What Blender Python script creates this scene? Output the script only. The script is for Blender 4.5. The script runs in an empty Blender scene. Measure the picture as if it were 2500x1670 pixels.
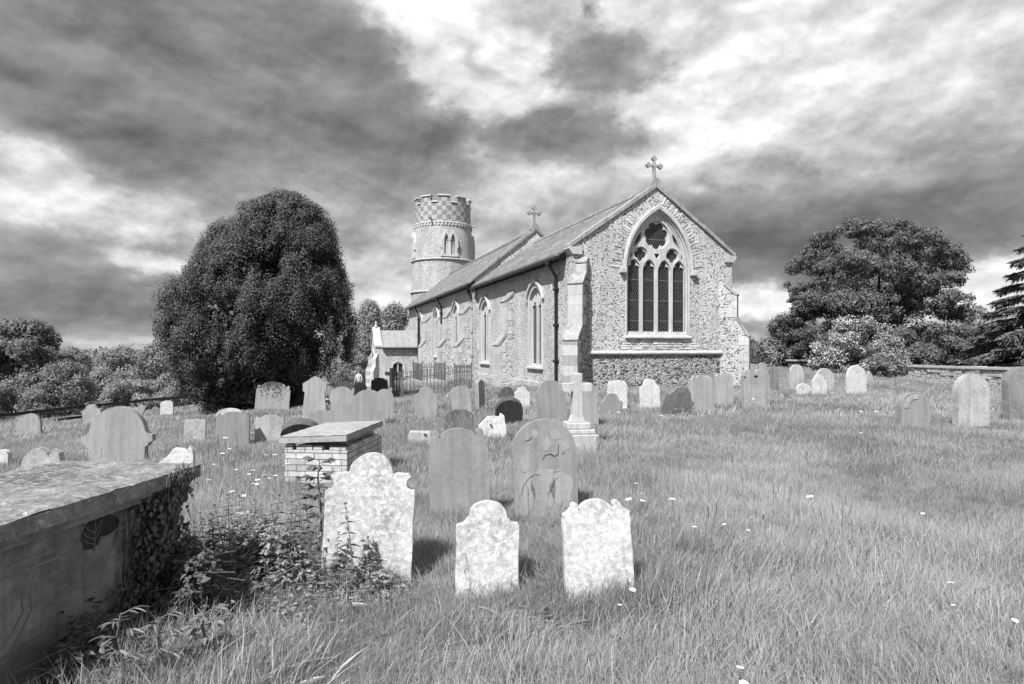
import bpy, bmesh, math, random
import numpy as np
from mathutils import Vector, Matrix, geometry, noise as mnoise

random.seed(7)
RNG = np.random.default_rng(7)
scene = bpy.context.scene
COL = scene.collection
PI = math.pi
R = math.radians

# ------------------------------------------------------------------ camera model
F = 1479.0            # focal length in photo pixels (photo 2500 wide)
EYE = 1.6
HOR = 850.0
def P(px, py, Y):
    return Vector(((px - 1250.0) / F * Y, Y, EYE + (HOR - py) / F * Y))

# ------------------------------------------------------------------ terrain
CTRL = np.array([
 (0,0,0),(0,4,0),(-2.5,3.5,.05),(4,4,0),(3,8,0),(-2.4,8,-.13),(-6,13,-.43),(-14,17.6,-.82),(-6,18,-.40),(-4,14,-.2),
 (0,12,0),(2,20.5,.08),(8.5,23,.15),(5,15,.0),(10,13,0),(13,14,.05),(20,20,.1),(15,24,.1),(14,32,.3),(25,40,.4),(15,45,.3),
 (-1.8,32,-.2),(-5,38,-.9),(-10,46,-1.9),(-10,26,-.75),(-15,26,-1.15),(-19.4,23,-1.75),(-19,27,-1.85),(-18,34,-2),
 (-30,40,-4),(-50,60,-5),(-30,80,-5),(-10,70,-3),(10,70,-.5),(40,70,0),(-30,15,-2),(-12,8,-.7),(-60,20,-5),(60,30,.5),
 (0,-20,.2),(0,120,-2),(-60,150,-4),(80,150,0),(30,8,.1),(20,-10,.1),(-15,-10,-.3)], dtype=float)
def ground_np(x, y):
    x = np.asarray(x, float); y = np.asarray(y, float)
    num = np.zeros_like(x); den = np.zeros_like(x)
    for cx, cy, cz in CTRL:
        w = 1.0 / ((x-cx)**2 + (y-cy)**2 + 4.0)**2
        num += w*cz; den += w
    z = num/den
    near = np.exp(-((x*x + y*y)/40.0**2))
    z += near*(.035*np.sin(x*1.9+.6*np.sin(y*1.1))*np.sin(y*1.6+1.3) + .025*np.sin(x*4.1+y*1.7)*np.sin(y*3.3-x))
    return z
def ground(x, y):
    return float(ground_np(np.array([x]), np.array([y]))[0])
_YS = np.concatenate([np.arange(2.0, 40, .02), np.arange(40, 150, .2)])
def hit(px, py, h=0.0):
    """point where the sight line through a photo pixel meets the ground raised by h"""
    xs = (px-1250.0)/F*_YS; zs = EYE + (HOR-py)/F*_YS
    k = np.nonzero(zs <= ground_np(xs, _YS)+h)[0]
    Y = float(_YS[k[0]]) if len(k) else 60.0
    return (px-1250.0)/F*Y, Y

# ------------------------------------------------------------------ object helpers
def tag(o, label=None, cat=None, group=None, kind=None):
    if label: o['label'] = label
    if cat: o['category'] = cat
    if group: o['group'] = group
    if kind: o['kind'] = kind
    return o
def empty(name, loc=(0,0,0), rz=0.0):
    o = bpy.data.objects.new(name, None); COL.objects.link(o)
    o.location = loc; o.rotation_euler = (0,0,rz); o.empty_display_size = .2
    return o

class MB:
    """collects shapes and links them as one mesh object"""
    def __init__(s): s.v = []; s.f = []
    def add(s, vs, fs):
        b = len(s.v); s.v.extend([tuple(v) for v in vs]); s.f.extend([tuple(b+i for i in f) for f in fs]); return s
    def box(s, x0, x1, y0, y1, z0, z1, m=None):
        vs = [Vector((x,y,z)) for z in (z0,z1) for y in (y0,y1) for x in (x0,x1)]
        if m: vs = [m @ v for v in vs]
        return s.add(vs, [(0,2,3,1),(4,5,7,6),(0,1,5,4),(2,6,7,3),(0,4,6,2),(1,3,7,5)])
    def tube(s, pts, rad, n=6, cap=True):
        pts = [Vector(p) for p in pts]
        if not isinstance(rad, (list, tuple)): rad = [rad]*len(pts)
        b = len(s.v); rings = []
        for i, p in enumerate(pts):
            d = (pts[min(i+1,len(pts)-1)] - pts[max(i-1,0)])
            d = d.normalized() if d.length > 1e-9 else Vector((0,0,1))
            a = d.cross(Vector((0.31,0.17,.93)) if abs(d.z) < .8 else Vector((1,.1,0))).normalized(); c = d.cross(a)
            for k in range(n):
                t = 2*PI*k/n
                s.v.append(tuple(p + (a*math.cos(t) + c*math.sin(t))*rad[i]))
        for i in range(len(pts)-1):
            for k in range(n):
                k2 = (k+1) % n
                s.f.append((b+i*n+k, b+i*n+k2, b+(i+1)*n+k2, b+(i+1)*n+k))
        if cap:
            s.f.append(tuple(b+k for k in range(n))[::-1]); e = b+(len(pts)-1)*n
            s.f.append(tuple(e+k for k in range(n)))
        return s
    def lathe(s, prof, n=32, c=(0,0,0), cap=True):
        b = len(s.v)
        for r, z in prof:
            for k in range(n):
                t = 2*PI*k/n
                s.v.append((c[0]+r*math.cos(t), c[1]+r*math.sin(t), c[2]+z))
        for i in range(len(prof)-1):
            for k in range(n):
                k2 = (k+1) % n
                s.f.append((b+i*n+k, b+i*n+k2, b+(i+1)*n+k2, b+(i+1)*n+k))
        if cap:
            s.f.append(tuple(b+k for k in range(n))[::-1]); e = b+(len(prof)-1)*n
            s.f.append(tuple(e+k for k in range(n)))
        return s
    def plate(s, outer, holes=(), d0=0.0, d1=.1, fn=lambda a,b,d: (a,d,b)):
        loops = [list(outer)] + [list(h) for h in holes]
        flat = [p for l in loops for p in l]
        tris = geometry.tessellate_polygon([[Vector((p[0],p[1],0)) for p in l] for l in loops])
        n = len(flat); b = len(s.v)
        for d in (d0, d1):
            for p in flat: s.v.append(tuple(fn(p[0],p[1],d)))
        for t in tris:
            s.f.append(tuple(b+i for i in t)); s.f.append(tuple(b+n+i for i in reversed(t)))
        o = 0
        for l in loops:
            m = len(l)
            for i in range(m):
                j = (i+1) % m
                s.f.append((b+o+i, b+o+j, b+n+o+j, b+n+o+i))
            o += m
        return s
    def build(s, name, mat, parent=None, smooth=False, bevel=0.0, seg=2, angle=40, recalc=True):
        me = bpy.data.meshes.new(name)
        me.from_pydata(s.v, [], s.f)
        if recalc:
            bm = bmesh.new(); bm.from_mesh(me)
            bmesh.ops.recalc_face_normals(bm, faces=bm.faces)
            bm.to_mesh(me); bm.free()
        if smooth:
            me.polygons.foreach_set('use_smooth', [True]*len(me.polygons))
        if mat: me.materials.append(mat)
        o = bpy.data.objects.new(name, me); COL.objects.link(o)
        if parent: o.parent = parent
        if bevel:
            m = o.modifiers.new('Bevel','BEVEL'); m.width = bevel; m.segments = seg; m.limit_method = 'ANGLE'; m.angle_limit = R(angle)
        if smooth:
            try:
                m = o.modifiers.new('EdgeSplit','EDGE_SPLIT'); m.split_angle = R(45)
            except Exception: pass
        return o

def np_mesh(name, V, Q, mat, parent=None, loopsize=4, attr=None, cn=None):
    """big meshes from numpy arrays; Q is (n, loopsize) indices"""
    me = bpy.data.meshes.new(name)
    V = np.ascontiguousarray(V, dtype=np.float32); Q = np.ascontiguousarray(Q, dtype=np.int32)
    me.vertices.add(len(V)); me.vertices.foreach_set('co', V.ravel())
    me.loops.add(Q.size); me.loops.foreach_set('vertex_index', Q.ravel())
    me.polygons.add(len(Q))
    me.polygons.foreach_set('loop_start', np.arange(0, Q.size, loopsize, dtype=np.int32))
    if attr is not None:
        a = me.attributes.new('tone','FLOAT','POINT'); a.data.foreach_set('value', np.ascontiguousarray(attr, dtype=np.float32))
    if cn is not None:
        a = me.attributes.new('cn','FLOAT_VECTOR','POINT'); a.data.foreach_set('vector', np.ascontiguousarray(cn, dtype=np.float32).ravel())
    me.update(calc_edges=True)
    if mat: me.materials.append(mat)
    o = bpy.data.objects.new(name, me); COL.objects.link(o)
    if parent: o.parent = parent
    return o

# ------------------------------------------------------------------ materials (black-and-white film: every colour is a grey)
class NT:
    def __init__(s, name):
        s.m = bpy.data.materials.new(name); s.m.use_nodes = True
        s.t = s.m.node_tree; s.n = s.t.nodes; s.l = s.t.links
        s.bsdf = s.n['Principled BSDF']; s.out = s.n['Material Output']
        s.bsdf.inputs['Specular IOR Level'].default_value = .2
    def new(s, typ, **kw):
        n = s.n.new(typ)
        for k, v in kw.items(): setattr(n, k, v)
        return n
    def link(s, a, b): s.l.new(a, b)
    def set(s, sock, val):
        if hasattr(val, 'is_output') or isinstance(val, bpy.types.NodeSocket): s.l.new(val, sock)
        else: sock.default_value = val
    def math(s, op, a, b=0.0, c=None, clamp=False):
        n = s.new('ShaderNodeMath', operation=op); n.use_clamp = clamp
        s.set(n.inputs[0], a); s.set(n.inputs[1], b)
        if c is not None: s.set(n.inputs[2], c)
        return n.outputs[0]
    def mix(s, f, a, b):
        n = s.new('ShaderNodeMix', data_type='FLOAT')
        s.set(n.inputs[0], f); s.set(n.inputs[2], a); s.set(n.inputs[3], b)
        return n.outputs[0]
    def ramp(s, f, stops, interp='LINEAR'):
        n = s.new('ShaderNodeValToRGB'); n.color_ramp.interpolation = interp
        e = n.color_ramp.elements
        while len(e) < len(stops): e.new(.5)
        for el, (p, c) in zip(e, stops):
            el.position = p; el.color = (c,c,c,1)
        s.set(n.inputs[0], f)
        return n.outputs[0]
    def noise(s, vec, scale, detail=4, rough=.55, dist=0.0):
        n = s.new('ShaderNodeTexNoise'); s.link(vec, n.inputs['Vector'])
        n.inputs['Scale'].default_value = scale; n.inputs['Detail'].default_value = detail
        n.inputs['Roughness'].default_value = rough; n.inputs['Distortion'].default_value = dist
        return n.outputs[0]
    def voro(s, vec, scale, feature='F1', rand=1.0, out='Distance'):
        n = s.new('ShaderNodeTexVoronoi', feature=feature); s.link(vec, n.inputs['Vector'])
        n.inputs['Scale'].default_value = scale; n.inputs['Randomness'].default_value = rand
        return n.outputs[out]
    def obj(s, sx=1, sy=1, sz=1, rnd=0.0):
        tc = s.new('ShaderNodeTexCoord')
        m = s.new('ShaderNodeMapping'); s.link(tc.outputs['Object'], m.inputs['Vector'])
        m.inputs['Scale'].default_value = (sx,sy,sz)
        if rnd:
            oi = s.new('ShaderNodeObjectInfo')
            v = s.new('ShaderNodeVectorMath', operation='SCALE')
            s.link(oi.outputs['Random'], v.inputs[3]); v.inputs[0].default_value = (rnd, rnd*.7, rnd*1.3)
            s.link(v.outputs[0], m.inputs['Location'])
        return m.outputs[0]
    def color(s, c):
        s.set(s.bsdf.inputs['Base Color'], c) if hasattr(c,'is_output') or isinstance(c,bpy.types.NodeSocket) else s.set(s.bsdf.inputs['Base Color'], (c,c,c,1))
    def bump(s, h, strength=.5, dist=.02):
        b = s.new('ShaderNodeBump'); b.inputs['Strength'].default_value = strength; b.inputs['Distance'].default_value = dist
        s.set(b.inputs['Height'], h); s.link(b.outputs[0], s.bsdf.inputs['Normal'])
    def rough(s, v): s.set(s.bsdf.inputs['Roughness'], v)

def mat_flint(name, scale=9.0, dark=.05, lo=.34, hi=.66, frac=.22, mortar=.56, mw=.10, bump=.9, squash=1.55):
    t = NT(name); v = t.obj(1,1,squash)
    wob = t.new('ShaderNodeVectorMath', operation='ADD')
    nz = t.new('ShaderNodeTexNoise'); t.link(v, nz.inputs['Vector']); nz.inputs['Scale'].default_value = 5.0
    sc = t.new('ShaderNodeVectorMath', operation='SCALE'); t.link(nz.outputs['Color'], sc.inputs[0]); sc.inputs[3].default_value = .09
    t.link(v, wob.inputs[0]); t.link(sc.outputs[0], wob.inputs[1]); v = wob.outputs[0]
    ed = t.voro(v, scale, 'DISTANCE_TO_EDGE')
    cell = t.voro(v, scale, 'F1', out='Color')
    sep = t.new('ShaderNodeSeparateColor'); t.link(cell, sep.inputs[0])
    big = t.noise(v, .7, 4)
    f2 = t.math('ADD', frac-.12, t.math('MULTIPLY', big, .24))
    isdark = t.math('LESS_THAN', sep.outputs[0], f2)
    fl = t.mix(sep.outputs[1], lo, hi)
    speck = t.noise(v, scale*4.2, 3)
    fl = t.math('MULTIPLY', fl, t.ramp(speck, [(.3,.72),(.6,1.08)]))
    dk = t.mix(sep.outputs[2], dark, dark*3.2)
    flint = t.mix(isdark, fl, dk)
    m = t.math('LESS_THAN', ed, mw)
    mort = t.math('MULTIPLY', t.ramp(t.noise(v, 14, 4), [(.3,mortar*.75),(.7,mortar*1.12)]), 1.0)
    c = t.mix(m, flint, mort)
    stain = t.ramp(t.noise(t.obj(1.3,1.3,.35), .9, 5), [(.3,.78),(.62,1.05)])
    c = t.math('MULTIPLY', c, stain)
    t.color(c); t.rough(.8)
    h = t.math('ADD', t.math('MINIMUM', ed, .3), t.math('MULTIPLY', speck, .12))
    t.bump(h, bump, .08)
    return t.m

def mat_stone(name, lo, hi, scale=3.0, streak=.25, lich=0.0, lichc=.85, dark=0.0, bump=.35, rnd=40.0, lscale=7.0, block=None, grime=.0):
    """weathered stone: mottling, rain streaks, pale lichen rosettes, dark algae"""
    t = NT(name); v = t.obj(rnd=rnd)
    m1 = t.noise(v, scale, 7, .62); m2 = t.noise(v, scale*9, 4, .6)
    c = t.ramp(t.mix(.35, m1, m2), [(.33,lo),(.67,hi)])
    st = t.new('ShaderNodeMapping'); t.link(v, st.inputs['Vector']); st.inputs['Scale'].default_value = (9,9,.55)
    s = t.noise(st.outputs[0], 1.3, 5, .6)
    c = t.math('MULTIPLY', c, t.ramp(s, [(.34,1-streak),(.6,1.0+streak*.25)]))
    h = t.mix(.5, m1, m2)
    if dark:
        d = t.ramp(t.noise(v, 2.1, 6, .65, .4), [(.5,0),(.62,dark)])
        c = t.mix(d, c, lo*.35)
    if lich:
        wv = t.new('ShaderNodeVectorMath', operation='ADD')
        nz = t.new('ShaderNodeTexNoise'); t.link(v, nz.inputs['Vector']); nz.inputs['Scale'].default_value = 14; nz.inputs['Detail'].default_value = 4
        sc = t.new('ShaderNodeVectorMath', operation='SCALE'); t.link(nz.outputs['Color'], sc.inputs[0]); sc.inputs[3].default_value = .12
        t.link(v, wv.inputs[0]); t.link(sc.outputs[0], wv.inputs[1])
        f = t.voro(wv.outputs[0], lscale)
        th = t.ramp(t.noise(v, 1.7, 4), [(.38,0),(.68,.5)])
        th = t.math('MULTIPLY', th, lich)
        on = t.math('SUBTRACT', th, f); on = t.ramp(on, [(.0,0),(.09,1)])
        fine = t.ramp(t.noise(v, 26, 5, .7), [(.56-.14*lich,0),(.62,.8*min(1,lich))])
        on = t.math('MAXIMUM', on, fine)
        c = t.mix(on, c, t.mix(m2, lichc*.8, lichc*1.08)); h = t.math('ADD', h, t.math('MULTIPLY', on, .25))
        # small dark spots
        f3 = t.voro(v, 31); spot = t.math('LESS_THAN', f3, .13)
        spot = t.math('MULTIPLY', spot, t.math('GREATER_THAN', m1, .54))
        c = t.mix(t.math('MULTIPLY', spot, .75), c, .06)
    if block:
        b = t.new('ShaderNodeTexBrick'); tc = t.obj()
        sx = t.new('ShaderNodeSeparateXYZ'); t.link(tc, sx.inputs[0])
        cx = t.new('ShaderNodeCombineXYZ'); t.link(t.math('ADD', sx.outputs[0], sx.outputs[1]), cx.inputs[0]); t.link(sx.outputs[2], cx.inputs[1])
        t.link(cx.outputs[0], b.inputs['Vector']); b.inputs['Scale'].default_value = 1.0
        b.inputs['Brick Width'].default_value = block[0]; b.inputs['Row Height'].default_value = block[1]; b.inputs['Mortar Size'].default_value = .006
        b.inputs['Color1'].default_value = (.86,.86,.86,1); b.inputs['Color2'].default_value = (1.06,1.06,1.06,1); b.inputs['Mortar'].default_value = (.62,.62,.62,1)
        sp = t.new('ShaderNodeSeparateColor'); t.link(b.outputs['Color'], sp.inputs[0])
        c = t.math('MULTIPLY', c, sp.outputs[0])
    if rnd:    # no two stones weather alike
        oi = t.new('ShaderNodeObjectInfo'); c = t.math('MULTIPLY', c, t.ramp(oi.outputs['Random'], [(0,.84),(1,1.14)]))
    t.color(c); t.rough(.85); t.bump(h, bump, .02)
    return t.m

def mat_slate(name, lo=.2, hi=.36, row=.22, w=.28, axis='x'):
    t = NT(name); v = t.obj()
    s = t.new('ShaderNodeSeparateXYZ'); t.link(v, s.inputs[0])
    c = t.new('ShaderNodeCombineXYZ'); t.link(s.outputs[1], c.inputs[0]); t.link(t.math('MULTIPLY', s.outputs[2], 1.75), c.inputs[1])
    b = t.new('ShaderNodeTexBrick'); t.link(c.outputs[0], b.inputs['Vector']); b.inputs['Scale'].default_value = 1
    b.inputs['Brick Width'].default_value = w; b.inputs['Row Height'].default_value = row; b.inputs['Mortar Size'].default_value = .012; b.inputs['Bias'].default_value = .1
    for k, q in (('Color1',lo),('Color2',hi),('Mortar',lo*.35)): b.inputs[k].default_value = (q,q,q,1)
    sp = t.new('ShaderNodeSeparateColor'); t.link(b.outputs['Color'], sp.inputs[0])
    n = t.noise(t.obj(1,.5,1), .8, 6, .65); n2 = t.noise(v, 9, 4)
    col = t.math('MULTIPLY', sp.outputs[0], t.ramp(t.mix(.4,n,n2), [(.32,.72),(.66,1.3)]))
    lic = t.ramp(t.noise(v, 5.5, 6, .7), [(.58,0),(.68,.55)])
    col = t.mix(lic, col, .5)
    t.color(col); t.rough(.75)
    fr = t.math('FRACT', t.math('DIVIDE', t.math('MULTIPLY', s.outputs[2], 1.75), row))
    t.bump(t.math('ADD', t.math('MULTIPLY', t.math('SUBTRACT', 1.0, fr), .6), t.math('MULTIPLY', sp.outputs[0], .8)), .7, .03)
    return t.m

def mat_plain(name, c, rough=.7, var=.25, scale=6.0, spec=.2, metal=0.0, bump=.15):
    t = NT(name); v = t.obj(rnd=20)
    n = t.noise(v, scale, 5, .6)
    t.color(t.ramp(n, [(.3,c*(1-var)),(.7,c*(1+var))])); t.rough(rough); t.bump(n, bump, .01)
    t.bsdf.inputs['Specular IOR Level'].default_value = spec; t.bsdf.inputs['Metallic'].default_value = metal
    return t.m

def mat_lattice(name, axis, glass=.012, lead=.42, w=.105, h=.17, lw=.1):
    """leaded diamond quarries behind a pale wire guard"""
    t = NT(name); v = t.obj()
    s = t.new('ShaderNodeSeparateXYZ'); t.link(v, s.inputs[0])
    a = t.math('DIVIDE', s.outputs[axis], w); b = t.math('DIVIDE', s.outputs[2], h)
    p = t.math('ABSOLUTE', t.math('SUBTRACT', t.math('FRACT', t.math('ADD', a, b)), .5))
    q = t.math('ABSOLUTE', t.math('SUBTRACT', t.math('FRACT', t.math('SUBTRACT', a, b)), .5))
    g = t.math('MINIMUM', p, q); ln = t.math('LESS_THAN', g, lw)
    bar = t.math('LESS_THAN', t.math('ABSOLUTE', t.math('SUBTRACT', t.math('FRACT', t.math('DIVIDE', s.outputs[2], .74)), .5)), .017)
    ln = t.math('MAXIMUM', ln, bar)
    cell = t.noise(v, 4.5, 3)
    t.color(t.mix(ln, t.ramp(cell, [(.35,glass*.5),(.7,glass*2.6)]), lead))
    t.rough(t.mix(ln, .12, .6)); t.bsdf.inputs['Specular IOR Level'].default_value = .35
    t.bump(t.math('ADD', ln, t.math('MULTIPLY', cell, .4)), .25, .01)
    return t.m

def mat_leaf(name, lo, hi, trans=.3, scale=.8, gloss=.35, soft=0.0):
    t = NT(name)
    tc = t.new('ShaderNodeTexCoord'); g = t.new('ShaderNodeNewGeometry')
    n = t.noise(tc.outputs['Object'], scale, 3)
    f = t.mix(.5, n, g.outputs['Random Per Island'])
    c = t.ramp(f, [(.25,lo),(.75,hi)])
    t.color(c); t.rough(.55); t.bsdf.inputs['Specular IOR Level'].default_value = gloss
    tr = t.new('ShaderNodeBsdfTranslucent'); t.link(c, tr.inputs[0])
    if soft:   # each spray is a bundle of many leaves: its shading normal leans towards the bough it sits on
        at = t.new('ShaderNodeAttribute'); at.attribute_name = 'cn'
        mv = t.new('ShaderNodeMix', data_type='VECTOR'); mv.inputs[0].default_value = soft
        t.link(g.outputs['Normal'], mv.inputs[4]); t.link(at.outputs['Vector'], mv.inputs[5])
        nn = t.new('ShaderNodeVectorMath', operation='NORMALIZE'); t.link(mv.outputs[1], nn.inputs[0])
        t.link(nn.outputs[0], t.bsdf.inputs['Normal'])
    mx = t.new('ShaderNodeMixShader'); mx.inputs[0].default_value = trans
    t.link(t.bsdf.outputs[0], mx.inputs[1]); t.link(tr.outputs[0], mx.inputs[2]); t.link(mx.outputs[0], t.out.inputs[0])
    return t.m

def mat_grass(name, lo, hi, trans=.35):
    t = NT(name)
    oi = t.new('ShaderNodeObjectInfo'); g = t.new('ShaderNodeNewGeometry')
    pos = t.noise(g.outputs['Position'], .55, 4, .6); pos2 = t.noise(g.outputs['Position'], 2.6, 3)
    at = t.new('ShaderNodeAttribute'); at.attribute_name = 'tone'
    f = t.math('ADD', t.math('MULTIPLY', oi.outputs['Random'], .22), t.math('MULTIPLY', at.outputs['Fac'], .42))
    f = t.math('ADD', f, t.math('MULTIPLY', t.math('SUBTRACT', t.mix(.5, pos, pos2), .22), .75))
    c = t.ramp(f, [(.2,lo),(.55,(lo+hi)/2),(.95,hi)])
    t.color(c); t.rough(.5); t.bsdf.inputs['Specular IOR Level'].default_value = .3
    tr = t.new('ShaderNodeBsdfTranslucent'); t.link(c, tr.inputs[0])
    mx = t.new('ShaderNodeMixShader'); mx.inputs[0].default_value = trans
    t.link(t.bsdf.outputs[0], mx.inputs[1]); t.link(tr.outputs[0], mx.inputs[2]); t.link(mx.outputs[0], t.out.inputs[0])
    return t.m

def mat_brick(name, lo=.28, hi=.5, mortar=.2):
    t = NT(name); v = t.obj()
    s = t.new('ShaderNodeSeparateXYZ'); t.link(v, s.inputs[0])
    c = t.new('ShaderNodeCombineXYZ'); t.link(t.math('ADD', s.outputs[0], s.outputs[1]), c.inputs[0]); t.link(s.outputs[2], c.inputs[1])
    wb = t.new('ShaderNodeVectorMath', operation='ADD'); nz = t.new('ShaderNodeTexNoise'); t.link(v, nz.inputs['Vector']); nz.inputs['Scale'].default_value = 6
    sc = t.new('ShaderNodeVectorMath', operation='SCALE'); t.link(nz.outputs['Color'], sc.inputs[0]); sc.inputs[3].default_value = .016
    t.link(c.outputs[0], wb.inputs[0]); t.link(sc.outputs[0], wb.inputs[1])
    b = t.new('ShaderNodeTexBrick'); t.link(wb.outputs[0], b.inputs['Vector']); b.inputs['Scale'].default_value = 1
    b.inputs['Brick Width'].default_value = .225; b.inputs['Row Height'].default_value = .073; b.inputs['Mortar Size'].default_value = .005; b.inputs['Mortar Smooth'].default_value = .3
    for k, q in (('Color1',lo),('Color2',hi),('Mortar',.11)): b.inputs[k].default_value = (q,q,q,1)
    sp = t.new('ShaderNodeSeparateColor'); t.link(b.outputs['Color'], sp.inputs[0])
    n = t.noise(v, 7, 6, .65)
    col = t.math('MULTIPLY', sp.outputs[0], t.ramp(n, [(.3,.7),(.7,1.2)]))
    t.color(col); t.rough(.85); t.bump(t.math('ADD', t.math('MULTIPLY', b.outputs['Fac'], -1.0), t.math('MULTIPLY', n, .4)), .8, .02)
    return t.m

M = {}
M['flint'] = mat_flint('flint_rubble', 16, .03, .36, .64, .25, .52, .09, .7, 1.5)
M['flint_rough'] = mat_flint('flint_dark_rubble', 12.5, .02, .26, .58, .32, .40, .05, 1.3)
M['flint_tower'] = mat_flint('flint_coursed', 11, .045, .30, .54, .20, .46, .10, .8, 2.2)
M['lime'] = mat_stone('limestone_dressing', rnd=0, lo=.34, hi=.50, scale=2.2, streak=.16, bump=.25, block=(.55,.34))
M['lime_plain'] = mat_stone('limestone_carved', .36, .50, 2.5, .20, bump=.25, rnd=0)
M['coping'] = mat_stone('coping_stone', .16, .34, 3, .2, bump=.5)
M['slate'] = mat_slate('slate_roof', .10, .19)
M['weather'] = mat_stone('weathered_ledge', .20, .36, 3, .2, dark=.4, bump=.4, rnd=0)
M['rubble'] = mat_leaf('rubble_stone', .22, .58, 0.0, 6, .1)
M['cross_stone'] = mat_stone('cross_stone', .34, .48, 2.5, .2, lich=.4, lichc=.55, bump=.3)
M['dock'] = mat_leaf('dock_leaf', .09, .22, .25, 3, .4)
M['lead'] = mat_plain('lead_sheet', .25, .5, .12, 2.0)
M['iron'] = mat_plain('painted_iron', .012, .45, .3, 8, .4)
M['rust'] = mat_plain('rusty_iron', .11, .8, .4, 14)
M['oak'] = mat_plain('old_oak', .035, .8, .4, 9)
M['fence'] = mat_plain('weathered_rail', .035, .8, .45, 5)
M['lat_e'] = mat_lattice('leaded_glass_east', 0, .007, lead=.11, lw=.06)
M['lat_s'] = mat_lattice('leaded_glass_south', 1, .015, .12, lw=.06)
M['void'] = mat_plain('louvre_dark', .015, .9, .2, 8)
M['s_grey'] = mat_stone('headstone_sandstone', .215, .295, 2.4, .20, lich=.3, lichc=.36, bump=.3, lscale=9)
M['s_mid'] = mat_stone('headstone_weathered', .23, .37, 2.6, .25, lich=.6, lichc=.44, bump=.4, lscale=8)
M['s_flake'] = mat_stone('flaked_sandstone', .21, .30, 2.4, .20, lich=.3, lichc=.36, bump=.3, lscale=9, rnd=0)
M['s_slate'] = mat_stone('headstone_grey_slate', .12, .20, 2.4, .3, lich=.35, lichc=.35, bump=.35, lscale=10)
M['s_dark'] = mat_stone('headstone_slate', .06, .10, 2.4, .3, lich=.25, lichc=.25, bump=.3, lscale=10)
M['s_dark2'] = mat_stone('headstone_worn', .09, .16, 4, .2, lich=.5, lichc=.34, dark=.4, bump=.6, lscale=10)
M['s_pale'] = mat_stone('headstone_lichen', .20, .44, 5.0, .14, lich=1.0, lichc=.54, dark=.35, bump=.35, lscale=12)
M['s_white'] = mat_stone('headstone_bleached', .30, .52, 5.0, .14, lich=1.0, lichc=.62, dark=.25, bump=.3, lscale=8)
M['slab'] = mat_stone('tomb_slab', .07, .26, 6.0, .1, lich=.75, lichc=.36, dark=.6, bump=1.0, lscale=13)
M['slab_b'] = mat_stone('table_slab_stone', .22, .40, 5.0, .12, lich=.7, lichc=.46, dark=.3, bump=.6, lscale=10)
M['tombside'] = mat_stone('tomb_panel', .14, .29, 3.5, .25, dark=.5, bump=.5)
M['spall'] = mat_plain('spalled_patch', .035, .9, .3, 12)
M['brick'] = mat_brick('tomb_brick', .32, .52)
M['drywall'] = mat_stone('field_stone', .24, .58, 5, .15, lich=.4, lichc=.36, bump=.6)
M['moss'] = mat_plain('moss_coping', .20, .95, .35, 16, bump=.8)
M['bark'] = mat_plain('bark', .04, .9, .45, 7, bump=.9)
M['bark_pale'] = mat_plain('bark_pale', .14, .9, .4, 7, bump=.9)
M['yew'] = mat_leaf('yew_needles', .055, .13, .10, 1.2, .15, .86)
M['leaf_d'] = mat_leaf('leaf_dark', .09, .19, .28, .5, .25, .62)
M['leaf_m'] = mat_leaf('leaf_mid', .14, .29, .32, .5, .3, .5)
M['leaf_l'] = mat_leaf('leaf_light', .19, .34, .38, .5, .3, .5)
M['cedar'] = mat_leaf('cedar_needles', .08, .18, .18, .6, .25)
M['ivy'] = mat_leaf('ivy_leaf', .03, .1, .12, 3, .55)
M['nettle'] = mat_leaf('nettle_leaf', .05, .15, .3, 3, .4)
M['bramble'] = mat_leaf('bramble_leaf', .11, .34, .3, 3, .4)
M['blossom'] = mat_plain('white_blossom', .50, .8, .15, 4)
M['petal'] = mat_plain('white_petal', .8, .7, .06, 4)
M['disc'] = mat_plain('daisy_disc', .33, .8, .2, 4)
M['stem'] = mat_plain('green_stem', .12, .7, .3, 8)
M['dry'] = mat_plain('dry_blade', .46, .7, .3, 8)
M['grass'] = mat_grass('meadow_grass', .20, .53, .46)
# ------------------------------------------------------------------ camera
cam = bpy.data.cameras.new('camera'); co = bpy.data.objects.new('camera', cam); COL.objects.link(co)
co.location = (0,0,EYE); co.rotation_euler = (R(90),0,0)
cam.sensor_width = 36.0; cam.lens = F*36.0/2500.0; cam.shift_y = (HOR-835.0)/2500.0
cam.clip_start = .05; cam.clip_end = 3000
scene.camera = co
scene.render.resolution_x = 1024; scene.render.resolution_y = 684
scene.view_settings.view_transform = 'Standard'; scene.view_settings.look = 'None'
scene.view_settings.gamma = 1.0; scene.view_settings.exposure = EXPO = 0.9
scene.cycles.use_denoising = True
scene.cycles.max_bounces = 6; scene.cycles.diffuse_bounces = 3; scene.cycles.glossy_bounces = 2; scene.cycles.transmission_bounces = 3
scene.cycles.sample_clamp_indirect = 4.0

# ------------------------------------------------------------------ sun and sky
ELEV = R(51); SH = Vector((-.50,-.866,0)).normalized()
SUN = Vector((SH.x*math.cos(ELEV), SH.y*math.cos(ELEV), math.sin(ELEV)))
sl = bpy.data.lights.new('sun','SUN'); sl.energy = 4.6; sl.angle = R(.53); sl.color = (1,1,1)
so = bpy.data.objects.new('sun', sl); COL.objects.link(so)
so.rotation_euler = SUN.to_track_quat('Z','Y').to_euler(); so.location = (0,0,60)

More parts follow.
